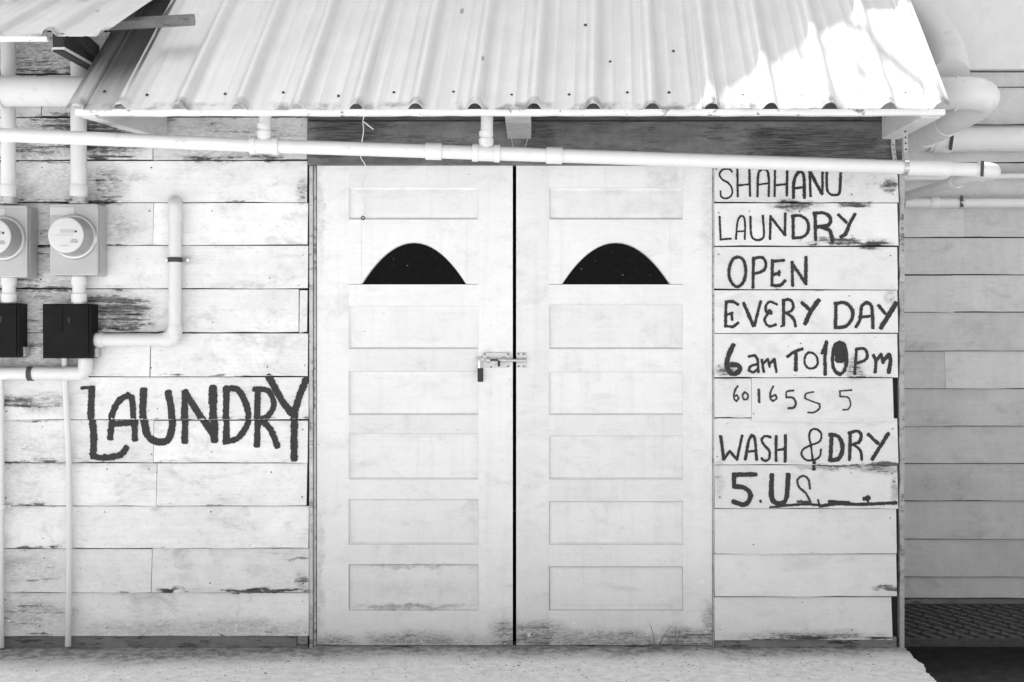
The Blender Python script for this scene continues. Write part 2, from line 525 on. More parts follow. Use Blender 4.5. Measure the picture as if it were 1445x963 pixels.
def roof_mat(name, base, dark=False):
    g = G(name)
    u, v = g.uv()                       # u along the eave in metres, v up the slope in metres
    c = g.t.nodes.new('ShaderNodeCombineXYZ')
    g._in(c.inputs[0], u); g._in(c.inputs[1], v)
    q = c.outputs[0]
    st = g.noise(q, 1.0, 5.0, 0.65, sv=(45, 1.6, 1))
    st2 = g.noise(q, 1.0, 4.0, 0.6, sv=(150, 4.0, 1))
    bl = g.noise(q, 7.0, 5.0, 0.65)
    fl = g.noise(q, 60.0, 4.0, 0.7)
    tone = g.math('ADD', base, g.math('MULTIPLY', g.math('SUBTRACT', st, 0.5), 0.17))
    tone = g.math('ADD', tone, g.math('MULTIPLY', g.math('SUBTRACT', st2, 0.5), 0.10))
    tone = g.math('ADD', tone, g.math('MULTIPLY', g.math('SUBTRACT', bl, 0.5), 0.16))
    pale = g.math('MULTIPLY', g.ramp(fl, 0.56, 0.64), g.ramp(bl, 0.5, 0.66))
    tone = g.mix(g.math('MULTIPLY', pale, 0.5), tone, 0.82)
    d, cc = g.voronoi(g.vec('MULTIPLY', q, (1, 0.45, 1)), 9.0)
    sp = g.math('MULTIPLY', g.ramp(d, 0.09, 0.05), g.ramp(g.xyz(cc)[0], 0.80, 0.83))
    tone = g.mix(g.math('MULTIPLY', sp, 0.7), tone, 0.15)
    tone = g.mix(g.math('MULTIPLY', g.ramp(v, 0.03, 0.0), g.ramp(bl, 0.45, 0.6)), tone, 0.25)
    if dark:                            # shade below the upper roof, painted into this sheet's colour
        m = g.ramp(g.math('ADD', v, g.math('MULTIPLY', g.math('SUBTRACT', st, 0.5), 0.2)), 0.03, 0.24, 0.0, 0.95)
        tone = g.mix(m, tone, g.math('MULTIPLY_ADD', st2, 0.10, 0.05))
    return g.done(tone, 0.48, 0.25, 0.4)


def letter_mat(name, base, dry):
    """brushed black paint; v across the stroke, u along it: thins out at the edges"""
    g = G(name)
    u, v = g.uv()
    c = g.t.nodes.new('ShaderNodeCombineXYZ')
    g._in(c.inputs[0], g.math('MULTIPLY', u, 60)); g._in(c.inputs[1], g.math('MULTIPLY', v, 7)); g._in(c.inputs[2], g.math('MULTIPLY', g.rnd, 40))
    br = g.noise(c.outputs[0], 1.0, 4.0, 0.65)
    hi = g.noise(g.shifted(), 190.0, 3.0, 0.6)
    e = g.math('ABSOLUTE', g.math('SUBTRACT', v, 0.5))          # 0 middle, 0.5 edge
    k = g.math('ADD', g.math('MULTIPLY', br, 0.75), g.math('MULTIPLY', hi, 0.35))
    k = g.math('SUBTRACT', k, g.math('MULTIPLY', g.ramp(e, 0.30, 0.52), 0.20))
    a = g.ramp(k, dry, dry + 0.07)
    tone = g.math('ADD', base, g.math('MULTIPLY', g.ramp(br, 0.45, 0.75), 0.035))
    g._in(g.bsdf.inputs['Alpha'], a)
    return g.done(tone, 0.6, 0.0, 0.3)


M_CONC = concrete()
M_SAND = ground_mat()
M_ROOF = roof_mat('corrugated_roof_metal', 0.64)
M_ROOFD = roof_mat('shaded_roof_metal', 0.56, True)
M_LET = letter_mat('black_lettering', 0.024, 0.27)
M_LETDRY = letter_mat('thin_dry_lettering', 0.04, 0.37)
M_SOIL = simple('dark_wet_soil', 0.05, 0.05, 0.95, scale=20, bump=0.01)

# ------------------------------------------------------------------ the setting
g0 = MB()
g0.add([(-400, -600, -0.16), (400, -600, -0.16), (400, 500, -0.16), (-400, 500, -0.16)], [(0, 1, 2, 3)])
tag(g0.build('ground', M_SAND), kind='structure')

# concrete apron with a broken right-hand edge
edge = [(1.655, 0.12), (1.652, 0.0), (1.645, -0.09), (1.632, -0.2), (1.640, -0.27), (1.618, -0.36), (1.605, -0.5), (1.59, -0.72), (1.56, -1.0), (1.6, -1.6), (1.6, -2.4)]
fine_edge = []
er = random.Random(3)
for (a, b), (c, d) in zip(edge[:-1], edge[1:]):
    nseg = max(1, int(abs(d - b) / 0.018))
    for k in range(nseg):
        t = k / nseg
        fine_edge.append((a + (c - a) * t + er.uniform(-0.006, 0.006), b + (d - b) * t))
fine_edge.append(edge[-1])
poly = [(-7.0, -2.4), (-7.0, 0.12)] + fine_edge
m = MB()
n = len(poly)
vs = [(x, y, 0.0) for x, y in poly] + [(x + 0.02, y, -0.2) for x, y in poly]
m.add(vs, [tuple(reversed(range(n)))] + [(k, (k + 1) % n, n + (k + 1) % n, n + k) for k in range(n)])
slab = m.build('concrete_apron', M_CONC)
tag(slab, kind='structure')
m = MB()
m.add([(1.60, -2.5, -0.135), (6.0, -2.5, -0.135), (6.0, 0.85, -0.135), (1.60, 0.85, -0.135)], [(0, 1, 2, 3)])
tag(m.build('alley_soil', M_SOIL), kind='structure')

# ------------------------------------------------------------------ the laundry building
bld = thing('laundry_building', (0, 0.4, 0), 'white weatherboard laundry building with double doors and a corrugated metal awning', 'building')
XL = PX(-330)
XR = PX(1268)
XC = PX(1276)
# shell: inner walls, right return, added unseen upper storey shaped to shade the awning
m = MB()
m.box((XL, 0.03, 0), (-1.72, 0.09, 2.95)); m.build('inner_wall', M_INSIDE, bld)
m = MB()
m.box((-1.718, 0.03, 0), (PX(437), 0.09, 2.66)); m.build('inner_wall', M_INSIDE, bld)
m = MB()
m.box((PX(1012), 0.03, 0), (XC - 0.01, 0.09, 2.7)); m.build('inner_wall', M_INSIDE, bld)
m = MB()
m.box((PX(437) + 0.002, 0.032, PZ(223)), (PX(1012) - 0.002, 0.09, 2.7)); m.build('inner_wall', M_INSIDE, bld)
m = MB()
m.box((XC - 0.08, 0.095, 0), (XC - 0.01, 4.0, 2.75)); m.build('side_wall', M_UPPER, bld)
m = MB()
m.box((XL, 0.095, 0), (XL + 0.07, 4.0, 2.9)); m.build('side_wall', M_UPPER, bld)
m = MB()
m.box((XL, 4.005, 0), (XC, 4.08, 3.6)); m.build('back_wall', M_UPPER, bld)
m = MB()
m.box((XL + 0.08, 0.1, -0.02), (XC - 0.09, 4.004, 0.0)); m.build('floor', M_INSIDE, bld)
m = MB()
m.box((XL + 0.08, 0.095, 2.705), (XC - 0.09, 3.99, 2.745)); m.build('ceiling', M_INSIDE, bld)
m = MB()
rake = [(1.685, 4.83), (0.80, 4.83), (-0.80, 6.28), (-4.0, 6.28), (-4.0, 2.92), (1.685, 2.92)]  # unseen roofline, stepped to throw the shade edge on the awning
m.prism(list(reversed(rake)), 0.72, 0.80); m.build('shade_gable_wall', M_UPPER, bld)
for (a, b) in (((1.71, 4.86), (0.80, 4.858)), ((0.80, 4.858), (-0.80, 6.306)), ((-0.80, 6.306), (-4.1, 6.308))):
    m = MB()
    m.add([(a[0], 0.66, a[1]), (b[0], 0.66, b[1]), (b[0], 4.2, b[1]), (a[0], 4.2, a[1])], [(0, 1, 2, 3)])
    m.build('shade_roof_slope', M_ROOF, bld, solid=0.02)

# ---- weatherboards
LAP = 0.014


def board(px0, px1, top, bot, mat, y0=0.0, name='board', lean=LAP, jag=0.0018, tilt=0.0, lap=None):
    """one lapped board between photo columns px0..px1, visible from row top to row bot"""
    x0, x1 = PX(px0, y0), PX(px1, y0)
    if lap is None:
        lap = -random.uniform(0.0030, 0.0062)
    zt, zb = PZ(top, y0) + lap, PZ(bot, y0)
    k = max(3, int((x1 - x0) / 0.11))
    m = MB()
    th = 0.011
    vs, fs, uv = [], [], []
    for i in range(k + 1):
        x = x0 + (x1 - x0) * i / k
        t = tilt * (i / k - 0.5)
        jb = random.uniform(-1, 1) * jag
        jy = random.uniform(-1, 1) * 0.0012
        ex = random.uniform(-1, 1) * 0.002 if i in (0, k) else 0
        vs += [(x, y0 + jy * 0.3, zt), (x + ex, y0 - lean + jy, zb + jb + t), (x + ex, y0 - lean + th + jy, zb + jb + t), (x, y0 + th, zt)]
    for i in range(k):
        a, b = 4 * i, 4 * i + 4
        u0, u1 = i / k, (i + 1) / k
        fs += [(a, a + 1, b + 1, b), (a + 1, a + 2, b + 2, b + 1), (a + 2, a + 3, b + 3, b + 2), (a + 3, a, b, b + 3)]
        uv += [((u0, 1), (u0, 0), (u1, 0), (u1, 1)), ((u0, 0),) * 4, ((u0, .5),) * 4, ((u0, 1),) * 4]
    fs += [(3, 2, 1, 0), (4 * k, 4 * k + 1, 4 * k + 2, 4 * k + 3)]
    uv += [((0, .5),) * 4] * 2
    m.add(vs, fs, uv)
    return m.build(name, mat, bld if y0 < 0.3 else nb, smooth=False)


rowsL = [-78, -17, 44, 104, 165, 226, 285.5, 346, 407, 469, 531, 592, 652.5, 713, 773, 835.5, 896.5]
jointL = {165: 217, 285.5: 217, 346: None, 469: 213, 592: 217, 652.5: 222, 773: 215, 44: 150, 104: 60}
for a, b in zip(rowsL[:-1], rowsL[1:]):
    j = jointL.get(a)
    end = 434.5 + random.uniform(-1.5, 1)
    if b > 720:
        end = 436
    if b < 50:                         # above the awning the boards stop at its edge
        end, j = 160, None
    if a == 407:                       # short patch piece at the door end
        board(-330, 421.5, a, b, M_LEFT)
        board(423, 434, a + 1, b, M_LEFT, tilt=0.002)
        continue
    lefts = [-330]
    if a == 531:
        lefts = [-330, 1.5]
    segs, cuts = [], sorted(set(lefts[1:] + ([j] if j else [])))
    xs = [-330] + cuts + [end]
    for i in range(len(xs) - 1):
        board(xs[i] + (0.4 if i else 0), xs[i + 1] - (0.4 if i < len(xs) - 2 else 0), a, b, M_LEFT, tilt=random.uniform(-0.003, 0.003))
rowsR = [(228, 286), (286, 347), (347, 408.5), (408.5, 470), (470, 532.5), (532.5, 595), (595, 655.5), (655.5, 717), (717, 781), (781, 841), (841, 902)]
for i, (a, b) in enumerate(rowsR):
    e = 1266 if i < 8 else 1264.5
    if i == 5:                          # split board: its left end sits higher
        board(1008, 1060, a, 589, M_RIGHT)
        board(1060.6, 1259.5, a, b, M_RIGHT, tilt=-0.004)
        continue
    if i == 10:
        e = 1257.5
    board(1008, e, a, b, M_RIGHT, tilt=random.uniform(-0.004, 0.002), lap=0.013 if i == 6 else None)
# foot boards
m = MB()
m.box((XL, -0.004, 0.0), (PX(419), 0.028, PZ(894))); m.build('foot_board', M_BASE, bld, bevel=0.002)
m = MB()
m.box((PX(420), -0.008, 0.0), (PX(434.5), 0.026, PZ(894.5))); m.build('foot_board', M_BASE, bld, bevel=0.002)
m = MB()
m.box((PX(1008), -0.004, 0.0), (PX(1265), 0.028, PZ(899))); m.build('foot_board', M_BASE, bld, bevel=0.002)
# corner board, rough
m = MB()
zs = [0.0] + [PZ(912 - 17 * k) for k in range(1, 42)]
vs, fs = [], []
for i, z in enumerate(zs):
    jx = random.uniform(-0.0035, 0.0035)
    vs += [(XR + 0.004 + jx, -0.004, z), (XC - 0.001 + random.uniform(-0.002, 0.002), -0.004 + random.uniform(-0.002, 0), z), (XC - 0.001, 0.09, z), (XR + 0.004, 0.028, z)]
for i in range(len(zs) - 1):
    for k in range(4):
        fs.append((4 * i + k, 4 * i + (k + 1) % 4, 4 * i + 4 + (k + 1) % 4, 4 * i + 4 + k))
fs += [(3, 2, 1, 0), tuple(4 * (len(zs) - 1) + k for k in range(4))]
m.add(vs, fs); m.build('corner_board', M_JAMB, bld)
# header boards over the doors, the upper one darkened for eave shade
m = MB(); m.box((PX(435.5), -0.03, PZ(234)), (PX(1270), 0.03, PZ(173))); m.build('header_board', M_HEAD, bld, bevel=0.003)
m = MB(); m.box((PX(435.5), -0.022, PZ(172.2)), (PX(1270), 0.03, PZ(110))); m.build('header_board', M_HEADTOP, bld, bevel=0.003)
# jambs
m = MB(); m.box((PX(437), -0.012, 0.0), (PX(442), 0.028, PZ(234.5))); m.build('door_jamb', M_JAMB, bld, bevel=0.002)
m = MB(); m.box((PX(442.6), -0.002, 0.0), (PX(446), 0.028, PZ(234.5))); m.build('door_jamb', M_JAMB, bld, bevel=0.002)
m = MB(); m.box((PX(1005.6), -0.001, 0.0), (PX(1007.6), 0.028, PZ(234.5))); m.build('door_jamb', M_JAMB, bld, bevel=0.001)
m = MB(); m.box((PX(446), 0.0, -0.001), (PX(1005), 0.05, 0.006)); m.build('door_sill', M_BASE, bld, bevel=0.001)


# ---- doors
def door(pl, pr, ul, ur, rows, arch, label):
    """pl..pr leaf, ul..ur panel columns, rows of panels, arch = (left, right, top, bottom)"""
    yf, yb, yp = 0.004, 0.042, 0.0165
    top, bot = 222, 911
    m = MB(); m.box((PX(pl), yf + 0.030, PZ(bot)), (PX(pr), yb, PZ(top)))
    # core behind the frame with the window cut out: three boxes round the opening
    m = MB()
    a0, a1, at, ab = arch
    m.box((PX(pl) + 0.001, 0.020, PZ(bot - 1)), (PX(pr) - 0.001, yb, PZ(ab + 4)))
    m.box((PX(pl) + 0.001, 0.020, PZ(at - 4)), (PX(pr) - 0.001, yb, PZ(top + 1)))
    m.box((PX(pl) + 0.001, 0.020, PZ(ab + 4)), (PX(a0 - 6), yb, PZ(at - 4)))
    m.box((PX(a1 + 6), 0.020, PZ(ab + 4)), (PX(pr) - 0.001, yb, PZ(at - 4)))
    d = m.build('door', M_DOOR, bld)
    tag(d, label)

    def slab_(x0, x1, y0, y1, nm, yy=yf, yb2=0.0199, bev=0, mat=M_DOOR):
        q = MB(); q.box((PX(x0), yy, PZ(y1)), (PX(x1), yb2, PZ(y0)))
        return q.build(nm, mat, d, bevel=bev)
    slab_(pl, ul - 0.02, top, bot, 'stile')
    slab_(ur + 0.02, pr, top, bot, 'stile')
    edges = [top] + [v for r in rows for v in r] + [bot]
    spans = [(edges[i], edges[i + 1]) for i in range(0, len(edges), 2)]
    for (a, b) in spans:
        if a < at < b:                               # the rail with the arched light
            q = MB()
            n = 28
            cx, hw, h = (a0 + a1) / 2, (a1 - a0) / 2, ab - at
            arc = []
            for k in range(n + 1):
                t = math.pi * k / n
                # flattened arch that meets the sill at a slant
                xx = math.cos(t)
                arc.append((cx + hw * xx, ab - h * (max(0.0, 1 - abs(xx) ** 2.0)) ** 0.98))
            arc = arc[::-1]                          # left -> right
            arc[0] = (a0, ab); arc[-1] = (a1, ab)
            for yy in (yf, 0.0199):
                q.v += [Vector((PX(x), yy, PZ(z))) for x, z in arc]
                q.v += [Vector((PX(x), yy, PZ(a))) for x, z in arc]
            N = n + 1
            for k in range(n):
                q.f.append([k, k + 1, N + k + 1, N + k])                                   # face above the arch
                q.f.append([2 * N + k, 3 * N + k, 3 * N + k + 1, 2 * N + k + 1])
                q.f.append([k, 2 * N + k, 2 * N + k + 1, k + 1])                            # reveal
            q.uv = [None] * len(q.f)
            q.box((PX(ul), yf, PZ(ab)), (PX(a0) - 0.0005, 0.0199, PZ(a)))
            q.box((PX(a1) + 0.0005, yf, PZ(ab)), (PX(ur), 0.0199, PZ(a)))
            q.build('window_rail', M_DOOR, d)
            slab_(ul, ur, ab + 0.7, b, 'rail')
            q = MB()
            q.box((PX(a0 - 4), 0.022, PZ(ab + 3)), (PX(a1 + 4), 0.027, PZ(at - 3)))
            q.build('window_pane', M_PANE, d)
            # bead round the glass
            q = MB()
            q.tube([(PX(x), 0.0195, PZ(z)) for x, z in arc], 0.0028, 6)
            q.build('window_bead', M_METERBOX, d, smooth=True)
        else:
            slab_(ul, ur, a, b, 'rail')
    for ri, (a, b) in enumerate(rows):
        q = MB()
        gp = (0.0004, 0.0004, 0.0006, 0.0007, 0.0011, 0.0018)[ri] * random.uniform(0.8, 1.3)
        dp_ = (0.0035, 0.003, 0.004, 0.004, 0.005, 0.0065)[ri]
        x0, x1, z0, z1 = PX(ul) + gp * 1.3, PX(ur) - gp * 0.5, PZ(b) + gp * 0.6, PZ(a) - gp * 1.4
        i = 0.008
        vs = [(x0, yf + dp_, z0), (x1, yf + dp_, z0), (x1, yf + dp_, z1), (x0, yf + dp_, z1),
              (x0 + i, yp, z0 + i), (x1 - i, yp, z0 + i), (x1 - i, yp, z1 - i), (x0 + i, yp, z1 - i),
              (x0 + 4 * i, yp - 0.003, z0 + 3 * i), (x1 - 4 * i, yp - 0.003, z0 + 3 * i), (x1 - 4 * i, yp - 0.003, z1 - 3 * i), (x0 + 4 * i, yp - 0.003, z1 - 3 * i),
              (x0, 0.0199, z0), (x1, 0.0199, z0), (x1, 0.0199, z1), (x0, 0.0199, z1)]
        fs = [(8, 9, 10, 11)]
        for k in range(4):
            k2 = (k + 1) % 4
            fs += [(k, k2, 4 + k2, 4 + k), (4 + k, 4 + k2, 8 + k2, 8 + k), (12 + k, 12 + k2, k2, k)]
        q.add(vs, fs, [[(0.5, 0.5)] * 4 for _ in fs])
        q.build('panel', M_DOOR, d)
    return d


doorL = door(447, 723.5, 492, 675, [(264, 310), (432, 493), (524, 586), (612, 677), (705, 769), (797, 862)], (510, 658, 342, 401), 'left door leaf with the padlocked slide bolt')
doorR = door(728.5, 1005, 775, 964, [(265, 310), (430, 493), (525, 586), (615, 677), (708, 769), (800, 862)], (793, 946, 342, 401), 'right door leaf with the bolt keeper')

# slide bolt
m = MB(); m.box((PX(681), -0.001, PZ(519)), (PX(719), 0.0035, PZ(498))); m.build('latch_plate', M_GALV, doorL, bevel=0.001)
m = MB(); m.tube([P(686, 507.5, -0.010), P(733, 509, -0.010)], 0.0065, 12); m.build('latch_bolt', M_GALV, doorL, smooth=True)
m = MB(); m.tube([P(704, 508.5, -0.0105), P(704, 517, -0.02)], 0.0055, 10); m.build('bolt_knob', M_RUST, doorL, smooth=True)
for a in (687, 709):
    m = MB()
    pts = [P(a + 2, 508.3, -0.010) + Vector((0, -0.010 * math.sin(t), 0.012 * math.cos(t))) for t in [math.pi * k / 8 for k in range(9)]]
    for k in range(8):
        m.bar(pts[k], pts[k + 1], 0.014, 0.002, up=(1, 0, 0) if False else (0, -1, 0))
    m.build('bolt_keeper', M_GALV, doorL)
m = MB(); m.box((PX(692), -0.0125, PZ(509.5)), (PX(703), -0.0165, PZ(507))); m.build('bolt_slot', M_BLACK, doorL)
m = MB(); m.box((PX(729.5), -0.001, PZ(519)), (PX(743), 0.0035, PZ(498))); m.build('latch_plate', M_GALV, doorR, bevel=0.001)
m = MB(); m.tube([P(730, 509, -0.008), P(742, 509, -0.008)], 0.0095, 12); m.build('bolt_keeper', M_GALV, doorR, smooth=True)
for par, pts in ((doorL, [(684, 500), (717, 500), (717, 517), (693, 518)]), (doorR, [(732, 500), (739, 500), (732, 517), (739, 517)])):
    for (a, b) in pts:
        m = MB(); m.tube([P(a, b, 0.0), P(a, b, -0.0035)], [0.0042, 0.0028], 8); m.build('screw', M_RUST, par, smooth=True)
m = MB()
m.bar(P(672, 507, -0.006), P(683, 507.5, -0.006), 0.004, 0.012, up=(0, 0, 1)); m.build('hasp', M_GALV, doorL, bevel=0.001)
# padlock hanging from the bolt
pk = thing('padlock', P(678, 539, -0.018), 'small black padlock with shiny shackle hanging on the slide bolt', 'padlock')
m = MB(); m.box((PX(673.8, -0.018), -0.028, PZ(539)), (PX(682, -0.018), -0.010, PZ(519.5))); m.build('body', M_BLACK, pk, bevel=0.003)
sh = [P(676, 521, -0.019), P(676, 510, -0.019), P(676.4, 506.5, -0.016), P(677.5, 505.2, -0.008), P(679.5, 506.5, -0.003), P(680, 510, -0.004), P(680, 521, -0.012)]
m = MB(); m.tube(catmull(sh, 0.003), 0.0042, 10); m.build('shackle', M_CHROME, pk, smooth=True)

# ------------------------------------------------------------------ lettering painted on the boards
def surf(px, py, rows):
    for a, b in rows:
        if a <= py < b:
            return -LAP * (py - a) / (b - a)
    return 0.0


ROWL = list(zip(rowsL[:-1], rowsL[1:]))
LAYER = [0]


def letter(strokes, org, scale, rows, label, mat=None):
    m = MB()
    for (wd, pts) in strokes:
        pts = [Vector((p[0], p[1], 0)) for p in pts]
        # split at sharp corners
        parts, cur = [], [pts[0]]
        for i in range(1, len(pts)):
            cur.append(pts[i])
            if i < len(pts) - 1:
                d1 = (pts[i] - pts[i - 1]).normalized(); d2 = (pts[i + 1] - pts[i]).normalized()
                if d1.dot(d2) < 0.30:
                    parts.append(cur); cur = [pts[i]]
        parts.append(cur)
        for part in parts:
            if len(part) == 2 and (part[1] - part[0]).length < 1:
                part[1] = part[1] + Vector((1, 1, 0))
            L = catmull(part, 4.0)
            # hand wobble
            ph = random.uniform(0, 9); wj = 0.0
            LAYER[0] += 1
            off = 0.0012 + 0.00022 * (LAYER[0] % 7)
            d0 = (L[1] - L[0]).normalized(); d1 = (L[-1] - L[-2]).normalized()
            closed = (part[0] - part[-1]).length < 1e-6
            if not closed:
                L = [L[0] - d0 * wd * 0.40, L[0] - d0 * wd * 0.22] + L + [L[-1] + d1 * wd * 0.22, L[-1] + d1 * wd * 0.40]
            n = len(L)
            vs, s = [], 0.0
            us = []
            for i in range(n):
                a = L[max(i - 1, 0)]; b = L[min(i + 1, n - 1)]
                d = (b - a).normalized()
                nn = Vector((-d.y, d.x, 0))
                wj = wj * 0.8 + random.uniform(-0.06, 0.06)
                w2 = wd / 2 * (1.10 + wj)
                if not closed and i in (0, n - 1):
                    w2 *= 0.55
                elif not closed and i in (1, n - 2):
                    w2 *= 0.92
                if i:
                    s += (L[i] - L[i - 1]).length
                us.append(s / scale / 335.0 * 3)
                for k in range(5):
                    f = k / 2 - 1
                    jit = random.uniform(-1, 1) * min(2.2, wd * 0.11) if k in (0, 4) else 0
                    q = L[i] + nn * (f * w2 + jit)
                    px, py = org[0] + q.x / scale, org[1] + q.y / scale
                    yy = surf(px, py, rows) - off
                    vs.append(P(px, py, yy) if False else Vector((PX(px), yy, PZ(py))))
            fs, uv = [], []
            for i in range(n - 1):
                for k in range(4):
                    a = 5 * i + k
                    fs.append((a, a + 5, a + 6, a + 1))
                    uv.append(((us[i], k / 4), (us[i + 1], k / 4), (us[i + 1], (k + 1) / 4), (us[i], (k + 1) / 4)))
            m.add(vs, fs, uv)
    o = m.build('painted_letter', mat or M_LET, bld)
    o['label'] = label
    return o


A7, A8, S7 = (1000, 230), (1000, 470), 3.854
A4, S4 = (0, 320), 3.0085
